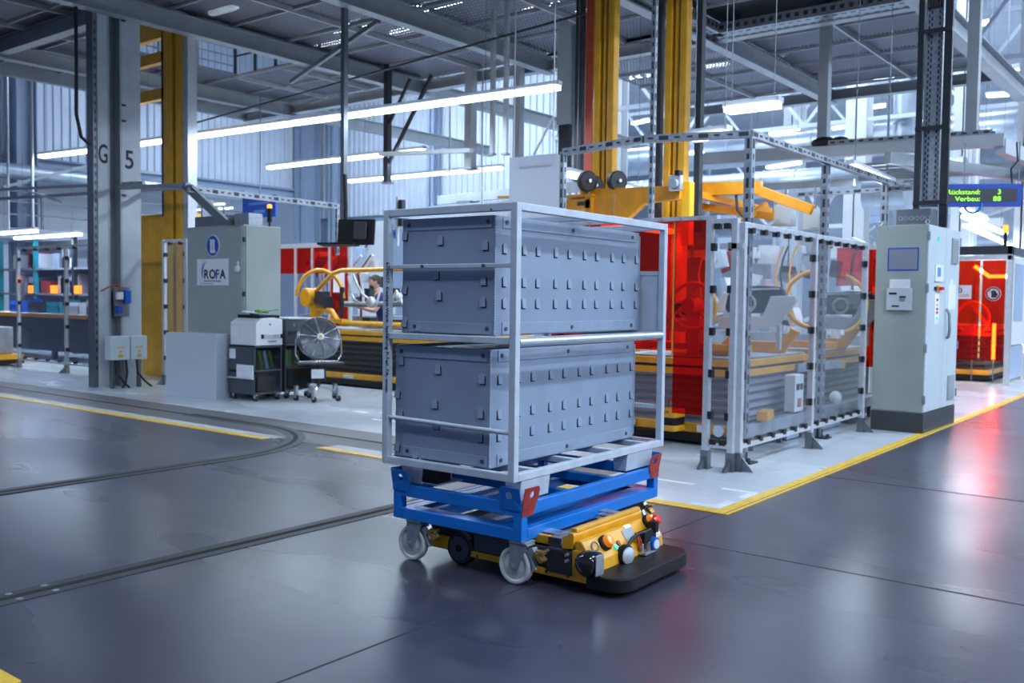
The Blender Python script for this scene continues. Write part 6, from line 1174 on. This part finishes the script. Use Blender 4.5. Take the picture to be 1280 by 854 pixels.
# ================================================================== LAMPS
POWER = {'tube_glow': LAMP, 'high_bay_glow': ROOFLAMP, 'far_glow': 9.0}
def lamp(label, p, q, w_=.14, glow='tube_glow', segs=1, hang=0, group=None, lit=True):
    p, q = Vector(p), Vector(q); t = thing('tube_lamp', label, 'lamp', tuple(p), 0, group); d = q-p
    MB().bar(p+Vector((0,0,.06)), q+Vector((0,0,.06)), w_*.8, .06).build('housing','lamp_body',t)
    for k in range(segs):
        a, b = p+d*(k/segs)+d.normalized()*.03, p+d*((k+1)/segs)-d.normalized()*.03; MB().bar(a, b, w_, .06).build('diffuser', glow, t)
    if lit:      # the lamp's own light: a rectangle of its size just under the diffuser, shining down
        L_ = bpy.data.lights.new('tube_light', 'AREA'); L_.shape = 'RECTANGLE'; L_.size = d.length; L_.size_y = w_; L_.color = LAMP_COL; L_.energy = POWER[glow]*PI*d.length*w_
        lo = bpy.data.objects.new('tube_light', L_); COL.objects.link(lo); lo.parent = t
        c = (p+q)/2-p; lo.location = (c.x, c.y, c.z-.034); lo.rotation_euler = (0, 0, math.atan2(d.y, d.x))
    if hang:
        for f_ in (.12, .88): c = p+d*f_; MB().cyl(c+Vector((0,0,.09)), (c.x, c.y, hang), .005, n=6).build('wire','alu_dark',t)
    return t
lamp('tube lamp just left of the G 5 column', (-21.08,10.11,4.5), (-19.0,10.33,4.5), hang=6.33)
lamp('long row of tube lamps crossing behind the G 5 column', (-18.6,10.35,4.5), (-7.76,11.0,4.5), segs=6, hang=6.33)
lamp('tube lamp pair above the hanging monitor', (-18.24,14.04,4.5), (-13.31,14.14,4.5), segs=2, hang=6.33)
lamp('lowest tube lamp pair left of the white board', (-18.58,16.85,4.5), (-13.59,17.03,4.5), segs=2, hang=12)
lamp('low tube lamp at the left picture edge, upper one', (-23.7,10.39,2.92), (-21.93,10.41,2.92), hang=12); lamp('low tube lamp at the left picture edge, lower one', (-25.05,11.37,2.9), (-21.8,11.37,2.9), hang=12)
lamp('tube lamp running back under the strut right of the cell', (-4.3,12.87,3.35), (-4.39,15.1,3.35), hang=6.33); lamp('tube lamp below the LED board', (-4.42,19.9,3.35), (-4.53,22.3,3.35), hang=12); lamp('tube lamp below the LED board, second one', (-4.74,21.4,3.35), (-5.02,27.1,3.35), segs=3, hang=12); lamp('far tube lamp row at the right picture edge', (-5.1,23.2,3.3), (-6.02,35.7,3.3), segs=5, hang=6.33)
lamp('tube lamp glowing behind the first yellow mast', (-7.93,11.42,3.35), (-8.24,14.3,3.35), hang=6.33)
# distant lamps through the open hall
RL = [(-12.68,7.04,-11.65,7.14,30),(-10.77,8.34,-10.18,8.36,34),(-10.88,7.27,-10.33,7.27,34),(-9.55,7.74,-9.15,7.76,34),(-9.48,7.19,-9.01,7.2,34),(-5.77,7.11,-5.19,7.08,28),(-6.3,6.49,-5.99,6.51,30),(-7.59,6.05,-7.11,6.06,34),(-11.06,5.35,-10.03,5.43,26),(-10.61,7.01,-9.96,7.05,30),(-14.61,6.31,-14.04,6.32,28),(-6.13,6.72,-5.85,6.71,22),(-20.01,7.08,-19.58,7.1,30),(-17.94,7.91,-17.21,7.98,30),(-14.37,5.48,-12.84,5.63,34)]
RN = ['left of the tall hanging post, upper one', 'beside the wide white hall column, upper one', 'beside the wide white hall column, lower one', 'left of the cable riser, upper one', 'left of the cable riser, lower one', 'at upper right beside the deck beam', 'above the LED board, upper one', 'above the LED board, lower one', 'left of the tall hanging post, middle one', 'just right of the tall hanging post', 'just right of the second yellow mast', 'seen under the deck left of the cable riser', 'left of the first yellow mast', 'between the two yellow masts', 'left of the tall hanging post, lowest one']
for i, (xa, za, xb, zb, y) in enumerate(RL): lamp('distant tube lamp '+RN[i], (xa,y,za), (xb,y,zb), .22, 'tube_glow', hang=12, group='distant lamps of the right hall', lit=False)
LL = [(17.22,5.35,17.52,5.38),(17.89,5.38,18.2,5.41),(18.46,5.5,18.91,5.57),(25.8,5.94,26.53,6.08),(26.14,5.68,26.75,5.76),(26.14,5.45,26.62,5.53),(26.84,5.55,27.19,5.61),(28.14,6.0,28.93,6.11),(27.86,5.67,28.6,5.77),(29.07,5.85,29.6,5.93),(25.13,5.34,25.46,5.4)]
LN = ['first', 'second', 'third', 'fifth', 'sixth', 'seventh', 'eighth', 'tenth', 'ninth', 'eleventh', 'fourth']
for i, (ya_, za, yb2, zb) in enumerate(LL): lamp('distant lamp under the left corrugated wall, '+LN[i]+' from the left', (-38,ya_,za), (-38,yb2,zb), .22, 'far_glow', hang=12, group='distant lamps of the left bay', lit=False)
# lamps above the grated deck, seen through its holes
for x, y in ((-21.6,15.2),(-18.9,19.3),(-21.8,19),(-14.55,19.8),(-13.5,20.7),(-9.2,28.4),(-13.8,27.9),(-14.2,32.2),(-9.75,32.7),(-12.2,24.8),(-17,12.5),(-9.6,14),(-6.2,18.5)): lamp('high lamp shining down through the grated deck', (x-.6,y,9.0), (x+.6,y,9.0), .22, 'high_bay_glow', hang=12, group='high lamps above the deck', lit=False)
# lamps of the open hall along the corridor, to the right of and behind the camera
for x in (2.0, 6.5, 11.0):
    for y in (0, 6, 12, 18, 24, 30): lamp('high corridor lamp of the open hall', (x,y,7.6), (x,y+2.6,7.6), .34, 'high_bay_glow', hang=12, group='corridor lamps of the open hall')

for x in (-22, -18.5):
    lamp('added high lamp washing the corrugated back wall', (x-1.2,19.6,9.6), (x+1.2,19.6,9.6), .5, 'high_bay_glow', hang=12, group='added lamps in front of the back wall')  # lamps added only to brighten the back wall
for x in (-20, -14, -8, -2):
    for y in (26, 33, 40, 48): lamp('added high lamp of the far right hall', (x-1.3,y,10.4), (x+1.3,y,10.4), .34, 'high_bay_glow', hang=12, group='added high lamps of the far hall')  # roof lamps added to brighten the far hall

lamp('added tube lamp under the gantry glowing behind the red curtain', (-5.9,9.3,2.40), (-5.9,10.9,2.40), .14, 'far_glow', hang=2.75)  # hidden lamp added to lighten the cell and glow through the film
for x in (-17, -13, -9): lamp('unseen added tube lamp under the near edge of the deck', (x,1.6,5.2), (x+2.2,1.6,5.2), .3, 'tube_glow', hang=12, group='added lamps under the near deck edge')  # out-of-frame lamps added to light the fronts at the left
lamp('tube lamp over the cell right of the second mast, upper one', (-5.05,10.6,3.80), (-4.35,10.6,3.80), .2, hang=6.33)
lamp('tube lamp over the cell right of the second mast, lower one', (-5.2,10.0,3.40), (-4.7,10.0,3.42), .2, hang=6.33)
for y in (14, 24): lamp('high lamp of the next bay at the left', (-37,y-1.3,9.5), (-37,y+1.3,9.5), .34, 'high_bay_glow', hang=12, group='high lamps of the left bay')
